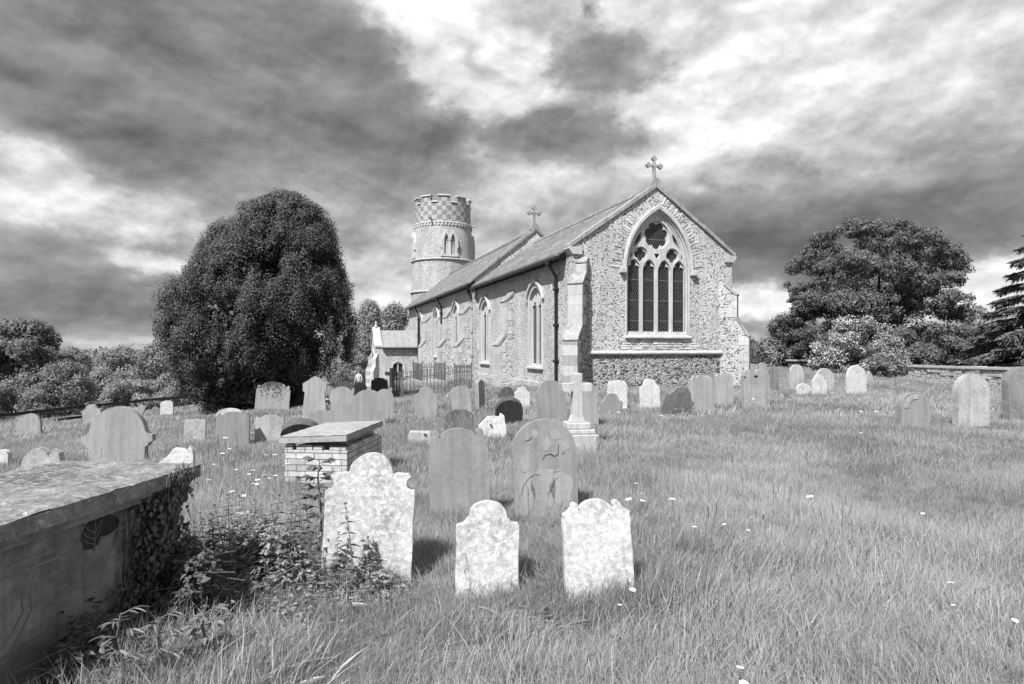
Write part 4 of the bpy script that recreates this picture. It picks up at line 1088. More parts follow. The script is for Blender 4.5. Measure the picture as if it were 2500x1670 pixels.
# dark cross by the porch
X, Y = hit(955, 968, .1); Y = 31.0; X = (955-1250)/F*Y; gz = ground(X, Y); s_ = Y/F
mb = MB(); t_ = 4.3*s_; mb.plate([(-t_,-.3),(t_,-.3),(t_,1.6+(HOR-917)*s_-gz),(15.5*s_,1.6+(HOR-917)*s_-gz),(15.5*s_,1.6+(HOR-908)*s_-gz),(t_,1.6+(HOR-908)*s_-gz),(t_,1.6+(HOR-898)*s_-gz),(-t_,1.6+(HOR-898)*s_-gz),(-t_,1.6+(HOR-908)*s_-gz),(-15.5*s_,1.6+(HOR-908)*s_-gz),(-15.5*s_,1.6+(HOR-917)*s_-gz),(-t_,1.6+(HOR-917)*s_-gz)], [], -.06, .06)
o = mb.build('wooden_cross', M['oak'], None, bevel=.012); o.location = (X,Y,gz); o.rotation_euler = (0,R(1),R(8)); tag(o, 'dark plain cross standing in front of the porch window', 'grave cross')
# low kerb stone
X, Y = hit(1026, 1074, .05); gz = ground(X, Y); s_ = Y/F
mb = MB(); mb.plate(rough_outline([(-26*s_,-.2),(26*s_,-.2),(27*s_,.17),(22*s_,.19),(-25*s_,.20),(-27*s_,.16)], .006, 91), [], -.14, .14); o = mb.build('kerb_stone', M['s_mid'], None, bevel=.015); o.location = (X,Y,gz); o.rotation_euler = (0,0,R(5)); tag(o, 'low flat-topped kerb stone lying in the grass behind the brick tomb', 'kerb stone')
# half-buried ledger stone at the bottom of the picture
X, Y = hit(705, 1605, .02); gz = ground(X, Y)
mb = MB(); mb.plate(flake(0,0,.11,.08,7.7), [], -.12, .012, lambda a,b,d: (a,b,d)); o = mb.build('buried_stone', M['s_grey'], None, bevel=.02); o.location = (X,Y,gz); o.rotation_euler = (R(14),0,R(15)); tag(o, 'rough stone slab half buried in long grass at the bottom edge', 'stone')
# urn by the yew
X, Y = hit(790, 1004, .05); gz = ground(X, Y); u_ = empty('grave_urn', (X,Y,gz)); tag(u_, 'pale stone urn with a dark neck between two headstones', 'urn')
s_ = Y/F; hh = 38*s_
mb = MB(); mb.lathe([(.12,-.1),(.12,.04),(.08,.08),(.15,hh*.35),(.17,hh*.55),(.13,hh*.68)], 16); mb.build('bowl', M['s_white'], u_, smooth=True)
mb = MB(); mb.lathe([(.12,hh*.68),(.10,hh*.76),(.11,hh*.80)], 16); mb.build('neck', M['s_dark'], u_, smooth=True)
mb = MB(); mb.lathe([(.16,hh*.80),(.17,hh*.86),(.08,hh*.94),(.02,hh)], 16); mb.build('lid', M['s_white'], u_, smooth=True)

# ------------------------------------------------------------------ big chest tomb in the left foreground
LX, WX = Vector((-.115,-.9934,0)), Vector((-.9934,.115,0))
cz_ = .90; cA = P(490, 1129, (EYE-cz_)*F/(1129-HOR)); tg = ground(cA.x-.4, cA.y-.6)
ct = empty('chest_tomb', (cA.x, cA.y, 0), math.atan2(-LX.x, LX.y)+PI)   # local x to the far side, y away from the viewer
ct.rotation_euler = (0,0,0)
tag(ct, 'big stone chest tomb with lichened slab and ivy at its near corner', 'chest tomb')
def TL(a, b, z): v = LX*a + WX*b; return (v.x, v.y, z)     # a along the long side, b across, from the corner
def tbox(mb, a0, a1, b0, b1, z0, z1):
    vs = [TL(a,b,z) for z in (z0,z1) for b in (b0,b1) for a in (a0,a1)]
    mb.add(vs, [(0,2,3,1),(4,5,7,6),(0,1,5,4),(2,6,7,3),(0,4,6,2),(1,3,7,5)])
# slab with a weathered, slightly dished top
n1_, n2_ = 60, 30; L_, W_ = 2.15, .93
vs = []; 
for i in range(n1_+1):
    for j in range(n2_+1):
        a = L_*i/n1_; b = W_*j/n2_
        e = min(a, L_-a, b, W_-b)
        z = cz_ + .010*mnoise.noise(Vector((a*5,b*5,1))) + .008*mnoise.noise(Vector((a*17,b*17,2))) - (.010 if e < .01 else 0)
        vs.append(TL(a,b,z))
fs = [(i*(n2_+1)+j, i*(n2_+1)+j+1, (i+1)*(n2_+1)+j+1, (i+1)*(n2_+1)+j) for i in range(n1_) for j in range(n2_)]
mb = MB(); mb.add(vs, fs); tbox(mb, 0, L_, 0, W_, cz_-.085, cz_-.012); slab_ = mb.build('ledger_slab', M['slab'], ct, recalc=False)
mb = MB()
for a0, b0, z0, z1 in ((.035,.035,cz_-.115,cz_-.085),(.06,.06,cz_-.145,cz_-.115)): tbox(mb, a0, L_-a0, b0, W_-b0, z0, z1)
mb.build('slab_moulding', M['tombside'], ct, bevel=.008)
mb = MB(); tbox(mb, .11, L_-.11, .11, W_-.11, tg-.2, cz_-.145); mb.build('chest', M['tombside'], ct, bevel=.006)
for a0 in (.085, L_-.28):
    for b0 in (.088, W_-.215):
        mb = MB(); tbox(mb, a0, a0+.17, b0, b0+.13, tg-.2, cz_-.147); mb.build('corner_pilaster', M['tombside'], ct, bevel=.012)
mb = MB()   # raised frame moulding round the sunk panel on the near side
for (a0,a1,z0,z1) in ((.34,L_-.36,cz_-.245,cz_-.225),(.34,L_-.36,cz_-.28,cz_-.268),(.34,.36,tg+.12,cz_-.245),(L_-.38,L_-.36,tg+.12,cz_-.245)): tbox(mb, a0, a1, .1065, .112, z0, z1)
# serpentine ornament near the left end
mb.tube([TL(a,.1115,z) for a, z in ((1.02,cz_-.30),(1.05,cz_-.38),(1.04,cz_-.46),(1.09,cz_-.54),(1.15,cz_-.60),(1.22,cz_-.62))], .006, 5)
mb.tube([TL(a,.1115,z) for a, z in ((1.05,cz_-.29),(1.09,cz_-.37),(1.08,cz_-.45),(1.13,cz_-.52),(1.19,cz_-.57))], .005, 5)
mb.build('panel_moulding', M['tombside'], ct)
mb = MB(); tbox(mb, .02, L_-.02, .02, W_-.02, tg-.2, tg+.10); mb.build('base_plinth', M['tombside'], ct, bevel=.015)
# spalled patch left by torn ivy, with its dead stems
sp_ = [(.44,.50),(.47,.60),(.52,.66),(.545,.62),(.57,.655),(.62,.64),(.67,.585),(.69,.53),(.66,.47),(.61,.45),(.56,.46),(.545,.40),(.50,.38),(.46,.40),(.455,.46)]
mb = MB(); mb.plate([(.776-(x-.44)*1.0, .60+(z-.38)*.55) for x, z in sp_], [], .104, .109, lambda a,b,d: TL(a,d,b)); mb.build('spalled_patch', M['spall'], ct)
mb = MB()
for pts in ([(.30,-.1),(.30,.5),(.33,1.12)],[(.3,.3),(.12,.46),(.0,.75)],[(.3,.5),(.14,.70),(.03,.98)],[(.3,.12),(.15,.24),(.02,.42)],[(.3,.25),(.42,.5),(.5,.9)],[(.3,.48),(.42,.75),(.62,1.1)],[(.8,-.2),(.86,.2),(.95,.5)]):
    mb.tube([TL(.776-.27*u, .1035, .60+.15*w_) for u, w_ in pts], [.0034,.0028,.002], 5)
mb.build('ivy_stem', M['bark_pale'], ct)

# ------------------------------------------------------------------ brick tomb
bt_yaw = math.atan2(-.09, .99)
cB = P(685, 1067, 7.3); bw__, bl__ = .84, 1.45
bt = empty('brick_tomb', (cB.x, cB.y, ground(cB.x+.4, cB.y+.5)), bt_yaw)
tag(bt, 'brick table tomb with gaps in its top course under a lichened stone slab', 'table tomb')
zt = cB.z - bt.location.z; tilt = .05
mS = Matrix.Rotation(R(-2.4), 4, 'Y')
vs = []; n1_, n2_ = 24, 34
for i in range(n1_+1):
    for j in range(n2_+1):
        a = bw__*i/n1_; b = bl__*j/n2_; vs.append(mS @ Vector((a-.0, b+.1*a/bw__*0, zt+.006*mnoise.noise(Vector((a*9,b*9,5))))))
mb = MB(); mb.add(vs, [(i*(n2_+1)+j,(i+1)*(n2_+1)+j,(i+1)*(n2_+1)+j+1,i*(n2_+1)+j+1) for i in range(n1_) for j in range(n2_)])
mb.box(0, bw__, 0, bl__, zt-.075, zt-.008, mS); mb.build('table_slab', M['slab_b'], bt, recalc=False)
zw = zt-.078
mb = MB(); mb.box(.035, bw__-.03, .04, bl__-.04, -.3, zw-.085); mb.box(.22, bw__-.14, .30, bl__-.05, zw-.10, zw-.02)
mb.build('brick_wall', M['brick'], bt, bevel=.006)
x = .037                                        # the loose, gappy top course
for i, (l, gap) in enumerate(((.09,.05),(.20,.012),(.11,.09),(.20,0.0))):
    mb = MB(); mb.box(x, x+l, .045, .145, zw-.082, zw-.012-.03*(x+l)/bw__); mb.build('loose_brick', M['brick'], bt, bevel=.006); x += l+gap
y = .15
for i in range(5):
    mb = MB(); mb.box(bw__-.14, bw__-.034, y, y+.215, zw-.082, zw-.05); mb.build('loose_brick', M['brick'], bt, bevel=.006); y += .225+(.03 if i == 1 else 0)

# ------------------------------------------------------------------ iron railings round two graves
def railing(name, label, o, U_, V_, lu, lv, h, spc, plinth=0.0, fin=True, mat='rust'):
    rt_ = empty(name, (o[0], o[1], 0)); tag(rt_, label, 'railings', 'iron grave railings')
    sides = [((0,0),(lu,0)),((lu,0),(lu,lv)),((lu,lv),(0,lv)),((0,lv),(0,0))]
    def pt(a, b, z=0):
        v = U_*a + V_*b; X_, Y_ = o[0]+v.x, o[1]+v.y
        return Vector((v.x, v.y, z)), ground(X_, Y_)
    base = max(pt(a,b)[1] for a, b in ((0,0),(lu,0),(lu,lv),(0,lv)))
    rn_ = random.Random(5)
    for (a0,b0),(a1,b1) in sides:
        L = math.hypot(a1-a0, b1-b0); n = int(L/spc); mb = MB()
        p0, g0 = pt(a0,b0); p1, g1 = pt(a1,b1)
        if plinth: g0 = g1 = base+plinth
        for f in (.82,.18):
            mb.tube([p0+Vector((0,0,g0+h*f)), p1+Vector((0,0,g1+h*f))], .014, 4)
        for i in range(1, n):
            f = i/n; p = p0.lerp(p1, f); g = g0+(g1-g0)*f; j = rn_.uniform(-.012,.012)
            mb.tube([p+Vector((0,0,g-.05)), p+Vector((j,j,g+h*.97))], .010, 4)
            mb.tube([p+Vector((j,j,g+h*.95)), p+Vector((j,j,g+h*1.0)), p+Vector((j,j,g+h*1.09))], [.013,.022,.002], 4)
        mb.build('rail_panel', M[mat], rt_)
    for a, b in ((0,0),(lu,0),(lu,lv),(0,lv)):
        p, g = pt(a,b); g = base+plinth if plinth else g
        mb = MB(); mb.tube([p+Vector((0,0,g-.1)), p+Vector((0,0,g+h*1.05))], .024, 6); mb.lathe([(.02,0),(.045,.04),(.02,.09),(.004,.15)], 8, tuple(p+Vector((0,0,g+h*1.05)))); mb.build('post', M[mat], rt_)
    if plinth:
        mb = MB(); vs = [pt(a,b)[0]+Vector((0,0,z)) for z in (base-.9, base+plinth) for b in (-.12,lv+.12) for a in (-.12,lu+.12)]
        mb.add(vs, [(0,2,3,1),(4,5,7,6),(0,1,5,4),(2,6,7,3),(0,4,6,2),(1,3,7,5)]); mb.build('stone_plinth', M['s_mid'], rt_, bevel=.03)
    return rt_
Uw, Vw = Vector((CU,SU,0)), Vector((-SU,CU,0))
oR = P(984, 1005, 23.6)
railing('iron_railing', 'rusty spiked iron railing round an overgrown grave plot', (oR.x,oR.y), Uw, Vw, 2.75, 3.0, 1.05, .15)
oR2 = P(1030, 935, 29.5)
railing('iron_railing', 'taller railing on a stone plinth behind the overgrown plot, close to the nave', (oR2.x,oR2.y), Uw, Vw, 1.15, 2.6, .80, .13, .25)
# ------------------------------------------------------------------ foliage
def leaf_cloud(C, Rr, n, size, shell=.45, aspect=.5, jitter=.7, droop=0.0, up=0.0, zmin=None, rng=RNG, cull=None):
    """n leaf-sized faces spread through the outer part of the lobes C with radii Rr"""
    C = np.asarray(C,float); Rr = np.asarray(Rr,float)
    wgt = (Rr[:,0]*Rr[:,2]); idx = rng.choice(len(C), n, p=wgt/wgt.sum())
    d = rng.normal(size=(n,3)); d /= np.linalg.norm(d,axis=1)[:,None]
    r = 1 - shell*rng.random(n)**1.6
    p = C[idx] + Rr[idx]*d*r[:,None]
    p += rng.normal(size=(n,3))*Rr[idx]*.10
    if cull is not None:
        k = cull(p); p, d, = p[k], d[k]; n = len(p)
    if zmin is not None:
        k = p[:,2] > zmin(p); p, d = p[k], d[k]; n = len(p)
    global CN
    cnv = d.copy(); cnv[:,2] += .25; cnv /= np.linalg.norm(cnv,axis=1)[:,None]; CN = np.repeat(cnv,4,axis=0)
    nr = d + rng.normal(size=(n,3))*jitter; nr[:,2] += .35; nr /= np.linalg.norm(nr,axis=1)[:,None]
    t = rng.normal(size=(n,3)); t[:,2] += up - droop; t += d*abs(up)*.4
    t -= nr*np.sum(t*nr,axis=1)[:,None]; t /= np.linalg.norm(t,axis=1)[:,None]
    b = np.cross(nr,t); s = size*(.6+.8*rng.random(n))[:,None]
    V = np.stack([p-t*s*.5, p+b*s*aspect*.5+t*s*.05+nr*s*.05, p+t*s*.5, p-b*s*aspect*.5+t*s*.05+nr*s*.05],1).reshape(-1,3)
    Q = np.arange(n*4).reshape(n,4)
    return V, Q
def profile_lobes(prof, Y, n, lr, zst=1.2, depth=1.0, rng=RNG, fill=.15, bias=1.0, fitz=0.0):
    """lobes over a crown of revolution whose silhouette is prof = [(py, pxL, pxR)]"""
    prof = sorted(prof); ys = np.array([a[0] for a in prof],float)
    Lx = np.array([a[1] for a in prof],float); Rx = np.array([a[2] for a in prof],float)
    C = []; S = []
    while len(C) < n:
        py = ys[0]+(ys[-1]-ys[0])*rng.random()**bias; l = np.interp(py,ys,Lx); r = np.interp(py,ys,Rx)
        if rng.random() > (r-l)/(Rx-Lx).max(): continue
        hw = (r-l)/2/F*Y; cx = ((l+r)/2-1250)/F*Y; rr = lr*rng.uniform(.7,1.3)
        if fitz:
            dz = rr*zst*fitz/Y*F
            for q in (py-dz, py+dz):
                l2 = np.interp(q,ys,Lx); r2 = np.interp(q,ys,Rx); m = (r2-l2)/2/F*Y
                if q < ys[0] or q > ys[-1]: m *= .75
                if m < hw: hw = m; cx = ((l2+r2)/2-1250)/F*Y
        fi = rng.uniform(0,2*PI); k = max(0, hw-rr*.8)
        if rng.random() < fill: k *= rng.random()
        z = EYE+(HOR-py)/F*Y
        ztop = EYE+(HOR-ys[0])/F*Y
        C.append((cx+k*math.cos(fi), Y+k*math.sin(fi)*depth, min(z, ztop-rr*zst*.8))); S.append((rr,rr,rr*zst))
    return np.array(C), np.array(S)
def trunk_mesh(base, C, r0, n=7, rng=RNG, height=None):
    mb = MB(); b = Vector(base); zc = float(np.mean(C[:,2])); c = Vector((float(np.mean(C[:,0]))*.5+b.x*.5, float(np.mean(C[:,1]))*.5+b.y*.5, zc))
    fork = b.lerp(c,.55)
    mb.tube([b-Vector((0,0,.3)), b+Vector((0,0,.2)), b.lerp(c,.3)+Vector((r0*.4,0,0)), fork], [r0*1.5,r0*1.05,r0*.85,r0*.7], 9)
    for i in rng.choice(len(C), min(n,len(C)), replace=False):
        e = Vector(C[i]); m = fork.lerp(e,.5)+Vector((0,0,.08*(e-fork).length))
        mb.tube([fork-(e-fork)*.04, fork.lerp(m,.6), m, e], [r0*.5,r0*.36,r0*.24,r0*.06], 6)
    return mb
CN = None
def tree(name, label, cat, prof, Y, nl, lr, leaves, size, mat, bark='bark', r0=.2, group=None, trunk_px=None, zst=1.0, depth=1.0, shell=.5, fill=.15, seed=1, fit=0, bias=1.0, fitz=0.0, core=0, sub=None, **kw):
    global CN
    rng = np.random.default_rng(seed)
    C, S = profile_lobes(prof, Y, nl, lr, zst, depth, rng, fill, bias, fitz)
    ys = [p[0] for p in prof]; mid = trunk_px if trunk_px else (prof[-1][1]+prof[-1][2])/2
    X = (mid-1250)/F*Y; gz = ground(X, Y)
    rt_ = empty(name, (X, Y, gz)); tag(rt_, label, cat, group)
    off = np.array([X, Y, gz])
    if fit:
        pp = sorted(prof); yy = np.array([q[0] for q in pp],float); LL = np.array([q[1] for q in pp],float); RR = np.array([q[2] for q in pp],float)
        def inside(p):
            py = HOR-(p[:,2]+gz-EYE)/Y*F; l = np.interp(py,yy,LL); r = np.interp(py,yy,RR)
            rad = np.hypot(p[:,0]+X-((l+r)/2-1250)/F*Y, p[:,1]); hw = (r-l)/2/F*Y
            wob = 1+.06*np.sin(p[:,2]*2.1+np.arctan2(p[:,1],p[:,0])*5)
            return (rad < hw*fit*wob) & (py > yy[0]-10)
        kw['cull'] = inside
    LC, LS = C-off, S
    if sub:       # every bough carries smaller sprays of its own
        ns_, rf, zs2 = sub; d = rng.normal(size=(len(C)*ns_,3)); d[:,2] = np.abs(d[:,2])*.9-.35; d /= np.linalg.norm(d,axis=1)[:,None]
        LC = np.repeat(C-off, ns_, 0)+np.repeat(S, ns_, 0)*d*.86; q = rf*S[:,0].repeat(ns_)*rng.uniform(.6,1.4,len(d)); LS = np.stack([q,q,q*zs2],1)
    V, Q = leaf_cloud(LC, LS, leaves, size, shell=shell, rng=rng, zmin=lambda p: ground_np(p[:,0]+X, p[:,1]+Y)-gz+.02, **kw)
    if core:      # the shaded inner boughs, so that daylight does not show through a dense crown
        cn0 = CN; C2, S2 = profile_lobes([(q[0]+12, q[1]*.8+q[2]*.2, q[1]*.2+q[2]*.8) for q in prof], Y, 60, lr*1.5, 1.2, depth, rng, .5)
        V2, Q2 = leaf_cloud(C2-off, S2, core, size*2.2, shell=.8, rng=rng, zmin=lambda p: np.full(len(p), .3))
        Q = np.concatenate([Q, Q2+len(V)]); V = np.concatenate([V, V2]); CN = np.concatenate([cn0, CN])
    np_mesh('crown', V, Q, M[mat], rt_, cn=CN)
    trunk_mesh((0,0,0), C-off, r0, 10, rng).build('trunk', M[bark], rt_, smooth=True)
    return rt_, C-off, S, rng
def dome(l, r, top, base, k=.5):
    c = (l+r)/2; h = base-top; w = (r-l)/2
    return [(top, c-w*.25, c+w*.25),(top+h*.12, c-w*.55, c+w*.55),(top+h*.35, c-w*.88, c+w*.88),(top+h*.62, l, r),(base, c-w*.92, c+w*.92)]

# the yew
yp = [(478,660,732),(508,600,795),(556,532,812),(604,500,828),(645,482,838),(692,442,852),(728,412,862),(800,406,866),(860,420,860),(900,440,846),(940,455,806),(975,468,720),(1004,488,670)]
rt_, C, S, rng = tree('yew_tree','big dense dark yew with an egg-shaped crown reaching almost to the grass','tree', yp, 22.5, 230, .54, 520000, .066, 'yew', r0=.42, trunk_px=735, zst=1.75, shell=.6, fill=.08, seed=11, fit=1.06, sub=(14,.42,1.6), fitz=.7, core=150000, up=1.2, aspect=.45, jitter=.45)
# trees and shrubs on the right
cp = [(550,2030,2205),(585,1985,2285),(630,1955,2305),(690,1938,2325),(720,1950,2310),(760,1925,2345),(800,1908,2372),(850,1915,2368),(885,1945,2345)]
tree('chestnut_tree','large spreading broad-leaved tree with a rounded crown behind the white-flowering bush','tree', cp, 38, 240, .80, 230000, .135, 'leaf_d', r0=.42, zst=.66, shell=.5, fill=.38, seed=5, fit=1.08, bias=.75, sub=(7,.46,.8), droop=.5, aspect=.5)
hp = [(775,2062,2112),(800,2030,2160),(840,1996,2185),(880,1988,2205),(912,1995,2215)]
rt_, C, S, rng = tree('hawthorn_bush','hawthorn bush covered in white blossom below the large spreading tree','bush', hp, 31, 46, .42, 16000, .13, 'leaf_m', r0=.10, zst=.9, seed=6)
V, Q = leaf_cloud(C, S*1.04, 17000, .06, shell=.10, aspect=.9, rng=rng, cull=lambda p: (p[:,0] < rng.normal(.1,1.0,len(p))) & (p[:,2] > .4) & (np.sin(p[:,0]*3.1+p[:,2]*2.3)*np.sin(p[:,1]*2.7-p[:,2]*3.3) > -.45))
o = np_mesh('blossom', V, Q, M['blossom'], rt_); o['kind'] = 'stuff'
SHR = [  # name, label, cat, l, r, top, base, Y, lobes, lr, leaves, size, mat, seed
 ('shrub','light feathery shrub between the church corner and the big tree','shrub',1838,1950,812,898,40,30,.5,11000,.15,'leaf_l',21),
 ('shrub','small dark bush against the corner of the church','shrub',1812,1852,846,896,44,14,.4,5000,.16,'leaf_d',22),
 ('shrub','shrub with arching branches under the right side of the big tree','shrub',2195,2300,842,900,33,24,.42,9000,.15,'leaf_d',23),
 ('shrub','dark shrub behind the field wall below the chestnut','shrub',2270,2385,835,905,35,26,.5,10000,.16,'leaf_d',24),
 ('shrub','pale thin bush between the big tree and the cedar','shrub',2352,2420,808,905,40,20,.45,6000,.14,'leaf_l',25),
 ('bush','small rounded bush at the left end of the field wall','bush',2120,2182,862,918,28.5,16,.26,7000,.09,'leaf_m',26),
 ('shrub','low leafy shrub under the white-flowering bush','shrub',2070,2200,850,915,33,22,.4,9000,.13,'leaf_m',27),
 ('shrub','shrub half hidden behind the big tree on its left','shrub',1905,2010,848,900,43,22,.55,8000,.18,'leaf_d',28),
]
LEFT = [
 ('broadleaf_tree','dark broad tree with upswept branches at the left edge','tree',-110,168,784,990,40,60,.75,38000,.22,'leaf_d',31),
 ('bush','round fine-leaved bush in front of the dark upswept tree','bush',95,222,880,1010,31,40,.42,22000,.10,'leaf_m',32),
 ('shrub','low bushy growth along the fence at the left edge','shrub',-60,135,940,1030,29.5,34,.4,16000,.11,'leaf_m',33),
 ('willow_tree','pale willow-like tree in the valley left of the yew','tree',228,345,846,960,60,40,.8,22000,.2,'leaf_l',34),
 ('broadleaf_tree','rounded mid-toned tree next to the pale willow-like one','tree',318,455,842,975,52,44,.8,24000,.2,'leaf_m',35),
 ('shrub','scrubby bush beneath the pale willow-like tree','shrub',205,300,905,975,48,26,.6,12000,.17,'leaf_l',36),
 ('bush','bramble hedge dotted with white flowers behind the fence','hedge',245,425,930,1000,36,40,.42,20000,.12,'leaf_l',37),
 ('shrub','tall leaning shrub close to the left side of the yew','shrub',385,480,880,1000,39,30,.5,15000,.15,'leaf_l',38),
 ('broadleaf_tree','dark tree between the upswept tree and the willow','tree',150,250,868,960,66,26,.8,12000,.24,'leaf_d',39),
 ('poplar_tree','tall feathery tree right of the yew','tree',860,945,735,930,78,44,1.2,22000,.3,'leaf_l',41),
 ('broadleaf_tree','tree filling the gap behind the west end of the nave','tree',915,1015,745,930,84,44,1.3,22000,.32,'leaf_m',42),
 ('shrub','fluffy pale bushes beside the porch','shrub',818,905,848,965,54,36,.7,18000,.17,'leaf_l',43),
 ('shrub','darker shrub between the yew and the porch','shrub',800,850,900,975,46,22,.5,9000,.15,'leaf_m',44),
]
for nm_, lb, ct_, l, r, tp, bs, Y, nl, lr, lv, sz, mt, sd in SHR+LEFT:
    tree(nm_, lb, ct_, dome(l,r,tp,bs), Y, nl, lr, lv, sz, mt, r0=.06+.02*lr, seed=sd, shell=.6, fill=.25)
# far woods: one mass on each side
def wood(label, l, r, Y, top, n, seed, mat):
    rng = np.random.default_rng(seed); C = []; S = []
    for i in range(n):
        px = rng.uniform(l,r); y = Y*rng.uniform(.95,1.1); X = (px-1250)/F*y
        h = EYE+(HOR-top+rng.uniform(-12,6))/F*y; g = ground(X,y); rr = rng.uniform(2,3.4)
        for z in np.arange(max(g,h-9), h, 2.6): C.append((X+rng.normal()*.6, y, z)); S.append((rr,rr,rr*.8))
        C.append((X,y,h-rr*.5)); S.append((rr,rr,rr*.7))
    V, Q = leaf_cloud(C, S, 46000, .7, shell=.5, rng=rng)
    o = np_mesh('far_wood', V, Q, M[mat], cn=CN); tag(o, label, None, None, 'stuff')
wood('distant dark woods across the valley', -1300, 640, 118, 862, 100, 51, 'leaf_d')
wood('distant belt of trees beyond the churchyard', 1560, 2900, 150, 842, 60, 52, 'leaf_d')

# cedar at the right edge
Yc = 30.0; Xc = (2570-1250)/F*Yc; gc = ground(Xc,Yc)
ced = empty('cedar_tree', (Xc,Yc,gc)); tag(ced, 'cedar with tiers of drooping needle branches at the right edge', 'tree')
rng = np.random.default_rng(77); mb = MB(); Hc = 8.4
mb.tube([(0,0,-.3),(0,0,2),(.05,0,5),(0,0,Hc)], [.34,.27,.15,.03], 10)
VV = []; bi = 0; tiers = []
z = .75
while z < Hc-.2:
    tiers.append(z); z += .50+.05*z*.5
for ti, z in enumerate(tiers):
    Lm = 4.15*(1-(z/Hc)**1.15)*rng.uniform(.86,1.08)+.25
    nb = 9 if z < 5 else 7
    for k in range(nb):
        a = 2*PI*(k+.37*ti)/nb + rng.uniform(-.22,.22); L = Lm*rng.uniform(.82,1.08); d = Vector((math.cos(a), math.sin(a), 0)); s = Vector((-d.y,d.x,0))
        pts = [Vector((0,0,z)) + d*(L*f) + Vector((0,0, L*(.16*f-.30*f*f))) for f in (0,.25,.5,.75,1)]
        mb.tube(pts, [.06,.045,.03,.018,.005], 5)
        n = int(330*L/3); f = rng.random(n)**.75; j = rng.normal(size=n)*.5*(1-f*.72)*L*.26
        base = np.array([[*(Vector((0,0,z))+d*(L*q)+s*w_+Vector((0,0,L*(.16*q-.30*q*q)-abs(w_)*.28)))] for q, w_ in zip(f,j)])
        dr = np.zeros((n,3)); dr[:,2] = -(.13+.20*rng.random(n)); dr[:,0] = d.x*.16+rng.normal(size=n)*.07; dr[:,1] = d.y*.16+rng.normal(size=n)*.07
        sd = rng.normal(size=(n,3)); sd[:,2] *= .3; sd /= np.linalg.norm(sd,axis=1)[:,None]; sd *= (.035+.03*rng.random(n))[:,None]
        V = np.stack([base-sd*.6, base+sd*.6, base+dr+sd*.25, base+dr-sd*.25],1)
        # short flat spray lying on the branch
        up_ = np.stack([base, base+np.array(d)*.18+sd*1.5, base+np.array(d)*.34+[0,0,-.05], base+np.array(d)*.18-sd*1.5],1)
        VV += [V.reshape(-1,3), up_.reshape(-1,3)]
V = np.concatenate(VV); np_mesh('crown', V, np.arange(len(V)).reshape(-1,4), M['cedar'], ced); mb.build('trunk', M['bark'], ced)

# ------------------------------------------------------------------ field wall, fence
A = P(2150, 888, 31.5); B = P(2640, 900, 20.5)
A.z = B.z = 0; wd = (B-A); WL = wd.length; wd.normalize(); wn_ = Vector((-wd.y,wd.x,0))
fw = empty('field_wall', tuple(A)); tag(fw, 'low field wall of rough coursed stones with a grassy rounded coping', 'wall')
rw_ = random.Random(9); mb = MB(); 
for c in range(7):
    s0 = 0
    while s0 < WL:
        l = rw_.uniform(.16,.42); p = A+wd*(s0+l/2); g = ground(p.x,p.y); z0 = g-.12+c*.125
        tpz = EYE+(HOR-(888+ (900-888)*(s0/WL)))/F*p.y
        if z0+.12 < tpz+.02:
            q = rw_.uniform(-.03,.03); e = rw_.uniform(-.02,.02)
            vs = [tuple((p-A)+wd*(sx_*(l/2-.008)+e*rw_.uniform(-.4,.4))+wn_*(sy_*.2+q)+Vector((0,0,z0+(.117+rw_.uniform(-.012,.01) if sz_ else 0)))) for sz_ in (0,1) for sy_ in (-1,1) for sx_ in (-1,1)]
            mb.add(vs, [(0,2,3,1),(4,5,7,6),(0,1,5,4),(2,6,7,3),(0,4,6,2),(1,3,7,5)])
        s0 += l
mb.build('stone_courses', M['drywall'], fw, bevel=.015)
mb = MB(); vs = []; n = 90
for i in range(n+1):
    p = A+wd*(WL*i/n); z = EYE+(HOR-(888+12*i/n))/F*p.y
    for k in range(7):
        t_ = PI*k/6; r_ = .25*(1+.12*mnoise.noise(Vector((i*.6,k*.8,3)))); vs.append(tuple((p-A)+wn_*(-r_*math.cos(t_))+Vector((0,0,z-.10+.11*math.sin(t_)*(1+.25*mnoise.noise(Vector((i*.35,k,8))))))))
mb.add(vs, [(i*7+k, (i+1)*7+k, (i+1)*7+k+1, i*7+k+1) for i in range(n) for k in range(6)]); mb.build('coping', M['moss'], fw, recalc=False)
# low dark tomb by the shrub
X, Y = (1958-1250)/F*38, 38; g = ground(X,Y)
tb = empty('table_tomb', (X,Y,g), R(14)); tag(tb, 'distant low dark table tomb among the shrubs left of the hawthorn', 'table tomb')
zt_ = EYE+(HOR-878)/F*Y-g
mb = MB(); mb.box(-.85,.85,-.45,.45,zt_-.1,zt_); mb.build('table_slab', M['s_mid'], tb, bevel=.02)
mb = MB(); mb.box(-.75,.75,-.37,.37,-.2,zt_-.102); mb.build('chest', M['s_dark'], tb, bevel=.02)
